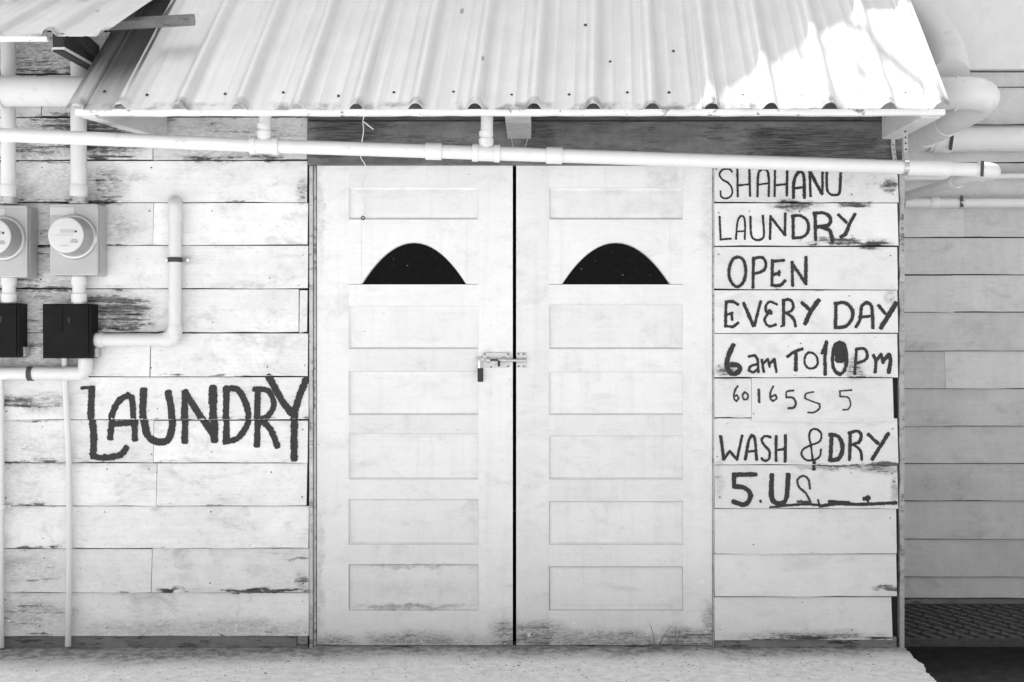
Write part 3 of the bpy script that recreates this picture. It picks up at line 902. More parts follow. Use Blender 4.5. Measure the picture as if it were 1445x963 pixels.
# each entry: character -> strokes (width, points) in enlarged photo coordinates
LINES = [
 ('SHAHANU', A7, [
  ('S', [(10, [(126, 50), (110, 34), (76, 38), (58, 62), (70, 90), (105, 112), (125, 145), (120, 180), (92, 196), (66, 186), (62, 156)])]),
  ('H', [(11, [(155, 26), (155, 186)]), (12, [(220, 24), (222, 183)]), (10, [(155, 125), (222, 118)])]),
  ('A', [(12, [(262, 186), (268, 65), (290, 34), (316, 44), (325, 90), (323, 184)]), (10, [(265, 121), (322, 113)])]),
  ('H', [(12, [(360, 36), (355, 184)]), (13, [(426, 40), (421, 181)]), (11, [(357, 125), (422, 118)])]),
  ('A', [(16, [(457, 193), (460, 110), (478, 62), (500, 48), (515, 75), (517, 193)]), (13, [(458, 142), (518, 134)])]),
  ('N', [(14, [(550, 184), (548, 46)]), (18, [(550, 52), (612, 172)]), (13, [(614, 172), (618, 46)])]),
  ('U', [(14, [(640, 46), (640, 140), (655, 171), (685, 177), (708, 160), (717, 46)])])]),
 ('LAUNDRY', A7, [
  ('L', [(11, [(58, 294), (62, 419)]), (11, [(60, 419), (118, 415)])]),
  ('A', [(10, [(145, 417), (155, 322), (172, 290), (190, 296), (196, 340), (193, 417)]), (9, [(150, 376), (193, 372)])]),
  ('U', [(12, [(225, 294), (228, 390), (245, 417), (275, 420), (297, 395), (293, 288)])]),
  ('N', [(13, [(330, 417), (335, 290)]), (14, [(336, 296), (410, 394)]), (14, [(411, 396), (415, 276)])]),
  ('D', [(16, [(457, 288), (456, 410)]), (16, [(452, 291), (500, 290), (535, 320), (538, 370), (510, 404), (454, 411)])]),
  ('R', [(18, [(577, 276), (577, 420)]), (18, [(570, 276), (628, 275), (660, 305), (648, 340), (592, 350)]), (20, [(610, 352), (655, 372), (668, 428)])]),
  ('Y', [(16, [(703, 284), (746, 325)]), (18, [(794, 281), (765, 330), (742, 385), (714, 405)])])]),
 ('OPEN', A7, [
  ('O', [(16, [(155, 514), (185, 527), (199, 580), (190, 640), (160, 674), (130, 664), (109, 620), (111, 570), (130, 527), (155, 514)])]),
  ('P', [(16, [(243, 517), (237, 680)]), (16, [(240, 521), (288, 516), (309, 545), (298, 585), (246, 605)])]),
  ('E', [(15, [(345, 530), (340, 668)]), (16, [(345, 536), (408, 531)]), (15, [(345, 612), (384, 598)]), (12, [(382, 588), (380, 614)]), (17, [(338, 667), (385, 668), (411, 642)])]),
  ('N', [(16, [(453, 670), (452, 540)]), (17, [(452, 548), (520, 652)]), (18, [(524, 660), (528, 514)])])]),
 ('EVERY DAY', A7, [
  ('E', [(15, [(93, 757), (89, 888)]), (16, [(92, 758), (130, 756), (158, 771)]), (13, [(92, 830), (128, 816)]), (13, [(122, 816), (125, 856)]), (15, [(86, 887), (130, 891), (158, 870)])]),
  ('V', [(17, [(189, 763), (240, 888)]), (15, [(282, 754), (245, 886)])]),
  ('E', [(13, [(370, 771), (332, 756), (309, 780), (313, 813), (340, 820)]), (14, [(318, 820), (301, 858), (325, 889), (362, 880)]), (20, [(326, 805), (336, 818)])]),
  ('R', [(17, [(406, 748), (403, 884)]), (15, [(402, 747), (440, 746), (459, 775), (447, 805), (406, 820)]), (15, [(425, 820), (459, 850), (469, 890)]), (12, [(402, 885), (390, 889)])]),
  ('Y', [(20, [(506, 762), (550, 802)]), (22, [(597, 747), (552, 810), (520, 876)])]),
  ('D', [(18, [(691, 764), (684, 898)]), (18, [(684, 766), (740, 763), (777, 800), (774, 850), (740, 889), (684, 898)])]),
  ('A', [(18, [(796, 893), (820, 850), (830, 782), (855, 760), (881, 776), (888, 830), (888, 898)]), (15, [(815, 841), (888, 833)])]),
  ('Y', [(18, [(921, 776), (956, 820)]), (24, [(1017, 764), (975, 830), (931, 898)])])]),
 ('6am TO 10 PM', A8, [
  ('6', [(25, [(132, 66), (104, 130), (97, 178), (116, 218), (145, 220), (166, 200), (158, 177), (122, 172)])]),
  ('a', [(13, [(215, 129), (249, 122), (264, 150), (266, 214)]), (13, [(262, 170), (226, 181), (214, 204), (240, 214), (261, 196)])]),
  ('m', [(13, [(286, 146), (296, 213)]), (13, [(294, 168), (319, 142), (328, 184)]), (14, [(328, 168), (355, 143), (364, 213)])]),
  ('T', [(16, [(426, 130), (460, 105), (508, 87)]), (20, [(472, 112), (470, 203)])]),
  ('O', [(12, [(550, 106), (582, 126), (589, 165), (570, 190), (536, 190), (518, 160), (526, 121), (550, 106)])]),
  ('1', [(14, [(612, 112), (640, 46)]), (19, [(638, 52), (630, 130), (629, 226)])]),
  ('0', [(18, [(710, 50), (738, 72), (746, 150), (733, 204), (708, 226), (681, 204), (670, 150), (682, 72), (710, 50)]), (60, [(710, 82), (710, 140)])]),
  ('P', [(15, [(801, 88), (789, 223)]), (15, [(798, 89), (840, 86), (859, 112), (849, 146), (800, 165)])]),
  ('M', [(18, [(892, 122), (905, 155), (900, 214)]), (17, [(905, 155), (934, 117), (945, 162)]), (20, [(945, 152), (978, 117), (985, 150), (974, 215)])])]),
 ('601655 5', A8, [
  ('6', [(11, [(157, 289), (139, 320), (136, 355), (148, 371), (160, 355), (151, 337), (138, 347)])]),
  ('0', [(11, [(195, 321), (212, 336), (206, 360), (189, 362), (182, 340), (195, 321)])]),
  ('1', [(16, [(271, 309), (273, 376)])]),
  ('6', [(11, [(350, 291), (336, 320), (333, 355), (348, 371), (367, 356), (360, 337), (338, 348)])]),
  ('5', [(11, [(460, 313), (423, 320), (419, 348)]), (13, [(421, 350), (455, 353), (471, 380), (460, 405), (430, 410)])]),
  ('5', [(10, [(568, 321), (527, 331), (521, 355), (560, 372), (600, 386), (599, 410), (570, 431), (536, 432)])]),
  ('5', [(9, [(776, 311), (712, 316), (712, 345)]), (9, [(714, 346), (755, 351), (768, 385), (755, 414), (726, 418)])])]),
 ('WASH & DRY', A8, [
  ('W', [(17, [(64, 562), (79, 686)]), (15, [(80, 686), (112, 642)]), (15, [(112, 642), (152, 687)]), (14, [(150, 687), (181, 558)])]),
  ('A', [(16, [(196, 687), (215, 592), (232, 556), (249, 576), (257, 688)]), (12, [(206, 646), (255, 640)])]),
  ('S', [(13, [(335, 567), (306, 561), (286, 580), (300, 610), (327, 642), (324, 684), (300, 694), (284, 680)])]),
  ('H', [(15, [(365, 561), (362, 694)]), (17, [(416, 557), (412, 698)]), (13, [(362, 637), (416, 630)])]),
  ('&', [(11, [(562, 690), (553, 610), (545, 560), (560, 526), (590, 526), (611, 551), (600, 590), (550, 611), (511, 632), (501, 660), (525, 689), (565, 690), (599, 671), (608, 632)]), (18, [(568, 700), (572, 742)])]),
  ('D', [(20, [(667, 550), (657, 690)]), (22, [(657, 553), (700, 562), (724, 610), (714, 668), (690, 688), (652, 690)])]),
  ('R', [(17, [(768, 548), (761, 689)]), (17, [(760, 545), (804, 534), (827, 552), (818, 590), (772, 610)]), (14, [(790, 610), (821, 640), (828, 689)])]),
  ('Y', [(19, [(866, 551), (916, 600)]), (20, [(975, 547), (927, 620), (884, 686)])])]),
 ('5.US', A8, [
  ('5', [(24, [(255, 769), (134, 771)]), (24, [(136, 770), (137, 834)]), (25, [(137, 834), (190, 841), (224, 872), (214, 914), (184, 932), (130, 915)])]),
  ('.', [(12, [(277, 910), (280, 918)])]),
  ('U', [(24, [(343, 772), (338, 880), (355, 918), (395, 923), (421, 888), (431, 770)])]),
  ('S', [(13, [(548, 846), (540, 796), (511, 777), (481, 800), (490, 838), (525, 870), (547, 914)]), (14, [(480, 915), (550, 920)])])]),
 ('LAUNDRY', A4, [
  ('L', [(13, [(348, 686), (400, 681)]), (28, [(392, 690), (391, 800), (401, 900), (399, 965)]), (25, [(398, 974), (450, 980), (515, 968), (540, 938)])]),
  ('A', [(25, [(470, 898), (480, 800), (510, 738), (545, 716), (565, 742), (575, 903)]), (22, [(474, 838), (580, 832)])]),
  ('U', [(28, [(612, 694), (611, 800), (632, 890), (690, 915), (724, 888), (733, 800), (716, 704)])]),
  ('N', [(27, [(786, 912), (788, 702)]), (27, [(786, 702), (908, 886)]), (32, [(905, 684), (912, 906)])]),
  ('D', [(26, [(963, 684), (962, 902)]), (24, [(956, 691), (1010, 692), (1049, 760), (1054, 830), (1010, 898), (956, 913)])]),
  ('R', [(25, [(1096, 688), (1093, 928)]), (23, [(1081, 691), (1139, 697), (1164, 750), (1144, 800), (1092, 826)]), (25, [(1116, 826), (1150, 862), (1180, 932)])]),
  ('Y', [(28, [(1142, 637), (1200, 740), (1240, 790)]), (28, [(1300, 650), (1266, 740), (1251, 830), (1251, 985)])])]),
]
for word, org, letters in LINES:
    for ch, strokes in letters:
        s = S4 if org == A4 else S7
        where = 'large word LAUNDRY left of the doors' if org == A4 else 'line ' + word + ' right of the doors'
        dry = M_LETDRY if (word == '601655 5') or (word == '5.US' and ch == 'S') else M_LET
        letter(strokes, org, s, ROWL if org == A4 else rowsR, 'hand-painted black %s of the %s' % (ch if ch not in '.&' else ('full stop' if ch == '.' else 'ampersand'), where), dry)
# black paint and peeled strip along the foot of the price board
m_sm = letter([(13, [(330, 948), (420, 936), (520, 930), (600, 934)]), (18, [(600, 940), (700, 926), (820, 930), (1015, 922)]), (16, [(650, 914), (690, 918), (760, 920)]), (22, [(840, 900), (868, 896)]), (12, [(860, 885), (862, 915)]), (10, [(590, 905), (598, 935)])],
              A8, S7, rowsR, 'smeared black paint along the foot of the price line', M_LET)
m_sm.name = 'paint_smear'

# ------------------------------------------------------------------ awning over the doors
E0, ZE = -0.55, PZ(152, -0.55)
TAN, SK = math.tan(R(44)), 0.078


def roof_pt(u, t, h, e0=E0, ze=ZE, tan=TAN, sk=SK):
    c = math.cos(math.atan(tan)); s = math.sin(math.atan(tan))
    return Vector((u + sk * t, e0 + t - h * s, ze + t * tan + h * c))


def profile(u0, u1, ribs, pitch):
    pts = {}
    for r in ribs:
        for d, h in ((-.034, 0), (-.028, .004), (-.020, .017), (-.012, .025), (0, .028), (.012, .025), (.020, .017), (.028, .004), (.034, 0)):
            pts[round(r + d, 4)] = h
        for fr in (1 / 3, 2 / 3):
            for d, h in ((-.008, 0), (-.003, .0013), (.003, .0013), (.008, 0)):
                pts[round(r + pitch * fr + d, 4)] = h
    us = [u for u in sorted(pts) if u0 < u < u1]
    us = [u for u in us if u0 + 0.006 < u < u1 - 0.006]
    h0 = pts[us[0]] if us and us[0] - u0 < 0.012 else 0.0
    h1 = pts[us[-1]] if us and u1 - us[-1] < 0.012 else 0.0
    return [(u0, h0), (u0 + 0.003, h0)] + [(u, pts[u]) for u in us] + [(u1 - 0.003, h1), (u1, h1)]


def sheet(u0, u1, ribs, pitch, t0, t1, mat, lift=0.0, nt_=14, seed=0, **kw):
    prof = profile(u0, u1, ribs, pitch)
    rr = random.Random(seed)
    ph = [rr.uniform(0, 6) for _ in range(6)]
    vs, uvp = [], []
    nt_ += 1
    for j in range(nt_ + 1):
        t = t0 if j == 0 else t0 + 0.004 if j == 1 else t0 + (t1 - t0) * (j - 1) / (nt_ - 1)
        for (u, h) in prof:
            wv = 0.0022 * math.sin(u * 5 + ph[0] + t * 3) + 0.0016 * math.sin(u * 13 + ph[1] - t * 7) + 0.0012 * math.sin(t * 17 + ph[2] + u * 3)
            ed = 0.0
            vs.append(roof_pt(u, t + ed, h + wv * min(1, max(0, t - t0) / 0.2) + lift, **kw))
            uvp.append((u + seed * 3.3, t))
    k = len(prof)
    fs, uv = [], []
    for j in range(nt_):
        for i in range(k - 1):
            q = (j * k + i, j * k + i + 1, (j + 1) * k + i + 1, (j + 1) * k + i)
            fs.append(q); uv.append([uvp[a] for a in q])
    m = MB(); m.add(vs, fs, uv)
    return m.build('roof_sheet', mat, bld, smooth=True, solid=0.0012)


SE = (D + E0) / F


def UX(px):
    return (px - CX) * SE


pitch = 83.1 * SE
ribs = [UX(172 + 83.1 * k) for k in range(14)]
sheets = []
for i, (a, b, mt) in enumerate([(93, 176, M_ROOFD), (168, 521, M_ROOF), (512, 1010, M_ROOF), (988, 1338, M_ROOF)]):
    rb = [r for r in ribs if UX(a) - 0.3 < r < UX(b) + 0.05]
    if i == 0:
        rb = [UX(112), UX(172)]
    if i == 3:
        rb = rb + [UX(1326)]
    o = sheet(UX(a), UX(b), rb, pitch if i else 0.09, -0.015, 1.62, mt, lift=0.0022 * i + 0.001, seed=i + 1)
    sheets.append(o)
# roofing screws
scr = None
spots = [(a, 135 + random.uniform(-4, 4)) for a in (208, 318, 400, 478, 556, 640, 722, 803, 885, 944, 1048, 1130, 1218, 1277)]
spots += [(771, 53), (826, 37), (861, 89), (950, 74), (270, 124), (148, 131), (1302, 136)]
for (px, py) in spots:
    # where the sight line meets the roof plane
    k = (CY - py) / F
    t = (HC + k * (D + E0) - ZE) / (TAN - k)
    u = (px - CX) / F * (D + E0 + t) - SK * t
    par = sheets[3] if px > 1000 else sheets[2] if px > 516 else sheets[1] if px > 172 else sheets[0]
    c = roof_pt(u, t, 0.004)
    nrm = (roof_pt(u, t, 0.01) - c).normalized()
    m = MB(); m.tube([c, c + nrm * 0.002, c + nrm * 0.0045, c + nrm * 0.006], [0.0065, 0.0065, 0.004, 0.003], 8)
    m.build('screw', M_RUST, par, smooth=True)
# fascia strip under the sheet ends
yF = E0 + 0.006
m = MB()
k = 60
vs, fs = [], []
for i in range(k + 1):
    px = 106 + (1334 - 106) * i / k
    x = PX(px, yF)
    zb = PZ(162.3, yF) + random.uniform(-0.0016, 0.0016)
    zt = PZ(154.2, yF)
    vs += [(x, yF, zb), (x, yF, zt), (x, yF + 0.03, zt), (x, yF + 0.03, zb)]
for i in range(k):
    for j in range(4):
        fs.append((4 * i + j, 4 * i + 4 + j, 4 * i + 4 + (j + 1) % 4, 4 * i + (j + 1) % 4))
fs += [(0, 1, 2, 3), tuple(4 * k + j for j in (3, 2, 1, 0))]
m.add(vs, fs); m.build('fascia_strip', M_FASCIA, bld)


def bracket(xf, xb, wid, zb, hb, mat, y0=E0 + 0.04, y1=-0.032, hf=0.02):
    """horizontal outrigger, deeper at the wall"""
    m = MB()
    vs = []
    for (x, y, h) in ((xf, y0, hf), (xb, y1, hb)):
        for (dx, dz) in ((-wid / 2, 0), (wid / 2, 0), (wid / 2, h), (-wid / 2, h)):
            vs.append((x + dx, y, zb + dz))
    m.add(vs, [(0, 1, 2, 3), (7, 6, 5, 4), (0, 4, 5, 1), (1, 5, 6, 2), (2, 6, 7, 3), (3, 7, 4, 0)])
    return m.build('bracket', mat, bld, bevel=0.003)


zB = PZ(161.5, E0)
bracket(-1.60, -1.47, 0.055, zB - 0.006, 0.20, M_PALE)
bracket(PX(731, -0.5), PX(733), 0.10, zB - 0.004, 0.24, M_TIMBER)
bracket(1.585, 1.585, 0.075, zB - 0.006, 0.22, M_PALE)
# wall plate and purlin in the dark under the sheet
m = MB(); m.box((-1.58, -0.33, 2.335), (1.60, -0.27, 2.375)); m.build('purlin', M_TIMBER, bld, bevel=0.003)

# ---- upper awning at the left
KU = dict(e0=-0.50, ze=PZ(50, -0.5), tan=math.tan(R(31)), sk=0.16)
SU = (D - 0.5) / F
ru = [(70 + 80 * k - CX) * SU for k in range(-5, 2)]
sheet((-300 - CX) * SU, (157 - CX) * SU, ru, 80 * SU, -0.01, 1.5, M_ROOF, seed=9, **KU)
m = MB(); m.box((PX(-300, -0.49), -0.492, PZ(57, -0.49)), (PX(66, -0.49), -0.462, PZ(51.5, -0.49))); m.build('fascia_strip', M_FASCIA, bld, bevel=0.002)
m = MB()
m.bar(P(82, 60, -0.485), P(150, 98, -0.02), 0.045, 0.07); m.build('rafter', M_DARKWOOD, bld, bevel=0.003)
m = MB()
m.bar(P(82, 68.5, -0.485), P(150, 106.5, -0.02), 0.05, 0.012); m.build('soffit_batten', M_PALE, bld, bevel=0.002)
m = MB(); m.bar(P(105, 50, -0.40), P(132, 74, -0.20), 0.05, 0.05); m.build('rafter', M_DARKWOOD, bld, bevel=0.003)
# loose batten lying under the upper sheet and over the awning
k1, k2 = P(120, 37, -0.30), P(275, 28, -0.24)
m = MB(); m.bar(k1, k2, 0.042, 0.036, up=(0, -0.6, 0.8))
ob = m.build('timber_batten', M_DARKBATTEN, bevel=0.004)
tag(ob, 'weathered timber batten poking out over the left end of the awning', 'timber')

# ------------------------------------------------------------------ pipes
def pipe_part(par, pts, r, name='pipe', mat=None, n=20):
    m = MB(); m.tube(pts, r, n); return m.build(name, mat or M_PVC, par, smooth=True)


def collar(par, c, d, r, l, name='coupling', mat=None):
    c = Vector(c); d = Vector(d).normalized()
    m = MB(); m.tube([c - d * l / 2, c - d * l / 2 * 0.94, c + d * l / 2 * 0.94, c + d * l / 2], [r * 0.97, r, r, r * 0.97], 20)
    return m.build(name, mat or M_PVC, par, smooth=True)


# long drain pipe under the eave
yd = -0.42
dr = thing('drain_pipe', P(722, 218, yd), 'long white plastic drain pipe sloping under the awning across the whole front', 'pipe')
rp = 0.0268


def dpos(px):
    # the pipe sags gently to the right
    py = 190.5 + (px - 0) * (206 - 190.5) / 375 if px < 375 else 206 + (px - 375) * (240 - 206) / (1380 - 375)
    return P(px, py, yd)


line = [dpos(x) for x in (-330, -100, 0, 200, 375, 520, 690, 850, 1000, 1150, 1275, 1380)]
pipe_part(dr, catmull(line, 0.1), rp)
dd = (dpos(1000) - dpos(600)).normalized()
for (px, ln) in ((373, 0.112), (686, 0.108)):
    c = dpos(px)
    collar(dr, c, dd, rp + 0.0045, ln, 'tee')
    for s in (-1, 1):
        collar(dr, c + dd * (s * (ln / 2 - 0.012)), dd, rp + 0.0075, 0.022, 'tee_rim')
    up = Vector((0, 0, 1))
    top = Vector((c.x + 0.004, yd, PZ(158, yd)))
    rr_ = 0.0238
    pipe_part(dr, [c, top], rr_, 'riser')
    collar(dr, c + up * 0.040, up, rr_ + 0.005, 0.03, 'riser_socket')
    collar(dr, c + up * 0.074, up, rr_ + 0.0035, 0.02, 'riser_socket')
for px in (612, 782):
    collar(dr, dpos(px), dd, rp + 0.006, 0.062)
collar(dr, dpos(1310), dd, rp + 0.004, 0.17)
el = [dpos(1378), P(1392, 240.5, yd), P(1400, 242, yd + 0.02), P(1398, 244, yd + 0.08), P(1385, 247, yd + 0.18)]
pipe_part(dr, catmull(el, 0.012), rp + 0.004, 'elbow')
pipe_part(dr, [P(1385, 247, yd + 0.18), P(1345, 258, 0.12), P(1270, 280, 0.70)], rp - 0.004, 'pipe', M_PVC_OLD)
collar(dr, P(1348, 257, 0.10), P(1270, 280, 0.70) - P(1345, 258, 0.12), rp + 0.003, 0.05, 'coupling', M_PVC_OLD)
m = MB(); m.bar(dpos(1381) + Vector((0, -rp - 0.005, -0.03)), dpos(1382) + Vector((0, -rp - 0.005, 0.03)), 0.012, 0.003, up=(0, 1, 0)); m.build('clip', M_RUST, dr)

# hanging straps for the drain pipe
hs = thing('pipe_strap', dpos(1277), 'rusty metal strap holding the drain pipe at the right corner', 'strap')
c = dpos(1277)
ring = [c + Vector((0, -math.cos(t), math.sin(t))) * (rp + 0.003) for t in [math.pi * (0.5 - 1.25 * k / 12) for k in range(13)]]
path = [Vector((c.x, yd, PZ(183, yd))), c + Vector((0, -0.012, 0.06)), c + Vector((0, -rp, 0.024))] + [p for p in ring if p.z < c.z + 0.02]
m = MB()
for a, b in zip(path[:-1], path[1:]):
    m.bar(a, b, 0.017, 0.0022, up=(0, -1, 0.01))
m.build('band', M_GALV, hs)
for k in range(4):
    q = path[0].lerp(path[1], 0.1 + 0.27 * k) + Vector((0, -0.0012, 0))
    m = MB(); m.tube([q, q + Vector((0, -0.001, 0))], 0.004, 8); m.build('hole', M_BLACK, hs)
hs2 = thing('perforated_strap', P(1263, 240, -0.05), 'thin perforated strap on the wall behind the right end of the drain pipe', 'strap')
m = MB()
pp = [P(1261, 180, -0.035), P(1260, 205, -0.04), P(1262, 222, -0.05), P(1266, 238, -0.06)]
for a, b in zip(pp[:-1], pp[1:]):
    m.bar(a, b, 0.017, 0.002, up=(0, -1, 0.01))
m.build('band', M_GALV, hs2)
for k in range(5):
    q = pp[1].lerp(pp[3], k / 5) + Vector((0, -0.003, 0))
    m = MB(); m.tube([q, q + Vector((0, -0.001, 0))], 0.003, 8); m.build('hole', M_BLACK, hs2)

# big pipe behind the left end of the awning
bp = thing('wide_pipe', P(50, 130, -0.22), 'wide white pipe crossing behind the meter conduits at upper left', 'pipe')
pipe_part(bp, [P(-330, 130, -0.22), P(215, 129, -0.22)], 0.060, 'pipe', M_PVC_OLD, 28)
collar(bp, P(-12, 130, -0.22), (1, 0, 0), 0.066, 0.10, 'coupling', M_PVC_OLD)

# service conduits down to the meters
for (px, lab, d) in ((111, 'white service conduit running down into the right-hand electric meter', 0), (12, 'white service conduit running down into the electric meter cut off at the left edge', 1)):
    yc = -0.075
    t = thing('service_conduit', P(px, 286, yc), lab, 'conduit')
    r = 0.0325 if not d else 0.029
    pipe_part(t, [P(px, -30, yc), P(px, 264, yc)], r)
    collar(t, P(px, 270, yc), (0, 0, 1), r + 0.004, 0.05)
    collar(t, P(px + 1, 282, yc), (0, 0, 1), r - 0.003, 0.03, 'hub', M_GALV)
    collar(t, P(px, 287.2, yc), (0, 0, 1), r + 0.006, 0.009, 'hub_flange', M_GALV)


# electric meters
def meter(px0, px1, py0, py1, cx, cy, lab):
    yb, yf = -0.016, -0.128
    t = thing('electric_meter', P((px0 + px1) / 2, py1, -0.07), lab, 'electric meter', 'electric meters left of the laundry doors')
    x0, x1, z0, z1 = PX(px0, yf), PX(px1, yf), PZ(py1, yf), PZ(py0, yf)
    m = MB(); m.box((x0, yf, z0), (x1, yb, z1)); m.build('box', M_METERBOX, t, bevel=0.004)
    m = MB(); m.box((x0 + 0.002, yf - 0.003, z1 - 0.012), (x1 - 0.002, yf + 0.002, z1 - 0.002)); m.build('lid_lip', M_METERBOX, t, bevel=0.001)
    m = MB(); m.box((x1 + 0.0005, yf + 0.02, z0 + 0.01), (x1 + 0.004, yf + 0.026, z1 - 0.01)); m.build('side_flange', M_METERBOX, t)
    m = MB(); m.box((x0 + 0.003, yf - 0.0025, z1 - 0.047), (x0 + 0.103, yf - 0.0005, z1 - 0.014)); m.build('paper_label', M_METERFACE, t, bevel=0.001)
    c = P(cx, cy, yf)
    ya = Vector((0, -1, 0))
    r = 29.5 * (D + yf) / F
    m = MB(); m.tube([c, c + ya * 0.006, c + ya * 0.012, c + ya * 0.0125], [r + 0.008, r + 0.008, r + 0.003, r], 40); m.build('ring', M_RING, t, smooth=True)
    m = MB(); m.tube([c + ya * 0.011, c + ya * 0.06, c + ya * 0.094], [r - 0.004, r - 0.008, r - 0.014], 40); m.build('drum', M_METERSIDE, t, smooth=True)
    rf = r - 0.0145
    m = MB(); m.tube([c + ya * 0.0942, c + ya * 0.098, c + ya * 0.101, c + ya * 0.1012], [rf, rf, rf - 0.005, rf - 0.006], 40); m.build('face', M_METERFACE, t, smooth=True)
    yq = yf - 0.1018

    def mark(dx0, dz0, dx1, dz1, mt, nm):
        q = MB(); q.box((c.x + dx0, yq - 0.0006, c.z + dz0), (c.x + dx1, yq + 0.0004, c.z + dz1)); q.build(nm, mt, t)
    mark(-0.022, 0.008, 0.036, 0.022, M_METERBOX, 'display')
    mark(-0.045, -0.002, 0.03, 0.0, M_METERBOX, 'printed_line')
    mark(0.02, -0.032, 0.050, -0.022, M_PRINT, 'printed_mark')
    mark(0.024, -0.021, 0.046, -0.016, M_PRINT, 'printed_mark')
    mark(-0.02, -0.045, 0.012, -0.041, M_METERBOX, 'printed_line')
    q = MB(); q.tube([Vector((c.x + 0.042, yq + 0.001, c.z + 0.014)), Vector((c.x + 0.042, yq - 0.001, c.z + 0.014))], 0.0045, 10); q.build('lens', M_BLACK, t)
    q = MB(); q.tube([c + Vector((0.062, -0.0005, -0.055)), c + Vector((0.062, -0.006, -0.055))], 0.005, 8); q.build('seal', M_CHROME, t)
    return t


meter(70, 138, 288, 388.5, 105.5, 335, 'grey electric meter with whole round dial, above the whole black breaker box')
meter(-28, 38.5, 290, 391.5, 5, 337, 'grey electric meter cut off by the left edge of the picture')


def breaker(px0, px1, py0, py1, lab):
    yb, yf = -0.016, -0.095
    t = thing('breaker_box', P((px0 + px1) / 2, py1, -0.05), lab, 'breaker box', 'breaker boxes under the meters')
    x0, x1, z0, z1 = PX(px0, yf), PX(px1, yf), PZ(py1, yf), PZ(py0, yf)
    m = MB(); m.box((x0, yf, z0), (x1, yb, z1)); m.build('body', M_BLACKBOX, t, bevel=0.004)
    m = MB(); m.box((x0 + 0.004, yf - 0.006, z0 + 0.004), (x1 - 0.012, yf - 0.0005, z1 - 0.004)); m.build('cover', M_BLACKBOX, t, bevel=0.003)
    m = MB(); m.box((x0 + 0.004, yf - 0.009, z0 + 0.105), (x0 + 0.085, yf - 0.0062, z1 - 0.006)); m.build('door_flap', M_BLACKBOX, t, bevel=0.002)
    m = MB(); m.box((x0 + 0.108, yf - 0.0085, z1 - 0.08), (x0 + 0.116, yf - 0.0062, z1 - 0.055)); m.build('catch', M_BLACK, t, bevel=0.001)
    m = MB(); m.box((x1 + 0.0005, yf + 0.03, z0 + 0.004), (x1 + 0.009, yb, z0 + 0.045)); m.build('side_lug', M_GALV, t, bevel=0.001)
    return t


breaker(60, 129.5, 429, 506, 'black breaker box feeding the white conduit that turns up the wall')
breaker(-36, 28, 428, 505, 'black breaker box cut off by the left edge of the picture')
for (px, lab) in ((111.5, 'short white conduit between the whole meter and its black breaker box'), (12.5, 'short white conduit between the cut-off meter and its breaker box')):
    t = thing('short_conduit', P(px, 428, -0.06), lab, 'conduit')
    pipe_part(t, [P(px, 388, -0.06), P(px, 430, -0.06)], 0.027)
    collar(t, P(px, 397, -0.06), (0, 0, 1), 0.032, 0.036)
    collar(t, P(px, 421, -0.06), (0, 0, 1), 0.032, 0.036)
    collar(t, P(px, 388.5, -0.06), (0, 0, 1), 0.024, 0.01, 'lock_nut', M_GALV)

# conduit turning up the wall
cu = thing('bent_conduit', P(247, 490, -0.045), 'white conduit leaving the black box and turning up the boards to an elbow', 'conduit')
yc, rc = -0.045, 0.0268
pipe_part(cu, bend([P(131, 480, yc), P(247, 480, yc), P(247, 287, yc), P(247, 287, 0.03)], 0.075), rc)
collar(cu, P(138, 480, yc), (1, 0, 0), rc + 0.004, 0.045)
pipe_part(cu, bend([P(226, 480, yc), P(247, 480, yc), P(247, 461, yc)], 0.075), rc + 0.0028, 'elbow')
pipe_part(cu, bend([P(247, 312, yc), P(247, 287, yc), P(247, 287, 0.01)], 0.05, 9), rc + 0.0028, 'elbow')
m = MB()
c = P(247, 367, yc)
m.tube([c - Vector((0, 0, 0.010)), c + Vector((0, 0, 0.010))], rc + 0.003, 20); m.build('strap', M_RUST, cu, smooth=True)
m = MB(); m.box((c.x - 0.048, -0.022, c.z - 0.009), (c.x + 0.054, -0.0175, c.z + 0.009)); m.build('strap_foot', M_GALV, cu, bevel=0.002)
for dx in (-0.042, 0.048):
    m = MB(); m.tube([c + Vector((dx, 0.023, 0)), c + Vector((dx, 0.018, 0))], 0.006, 8); m.build('screw', M_CHROME, cu)

# conduit below the breaker boxes
cl = thing('low_conduit', P(60, 535, -0.05), 'white conduit running along the boards below the breaker boxes with an elbow', 'conduit')
pipe_part(cl, bend([P(-330, 528, -0.05), P(120, 527, -0.05), P(121, 505, -0.05)], 0.09), 0.0268)
pipe_part(cl, bend([P(92, 527.3, -0.05), P(120, 527, -0.05), P(121, 507, -0.05)], 0.09), 0.0298, 'elbow')
m = MB(); m.tube([P(40, 527.6, -0.05), P(47, 527.6, -0.05)], 0.030, 20); m.build('strap', M_RUST, cl, smooth=True)
# thin earth conduits
for (pts, clip, lab) in (([(91, 503), (93, 560), (97, 640), (98, 780), (96, 912)], (98, 864), 'thin white conduit dropping from the black breaker box to the ground'),
                         ([(1, 534), (2, 700), (1.5, 914)], (4, 715), 'thin white conduit at the very left edge of the picture')):
    t = thing('earth_conduit', P(pts[-1][0], 912, -0.03), lab, 'conduit')
    pipe_part(t, catmull([P(a, b, -0.034) for a, b in pts], 0.06), 0.0125, n=14)
    c = P(clip[0], clip[1], -0.034)
    m = MB(); m.tube([c - Vector((0, 0, .006)), c + Vector((0, 0, .006))], 0.0145, 14); m.build('clip', M_PVC_OLD, t, smooth=True)
    m = MB(); m.box((c.x - 0.028, -0.022, c.z - 0.006), (c.x + 0.028, -0.017, c.z + 0.006)); m.build('clip_foot', M_PVC_OLD, t, bevel=0.001)

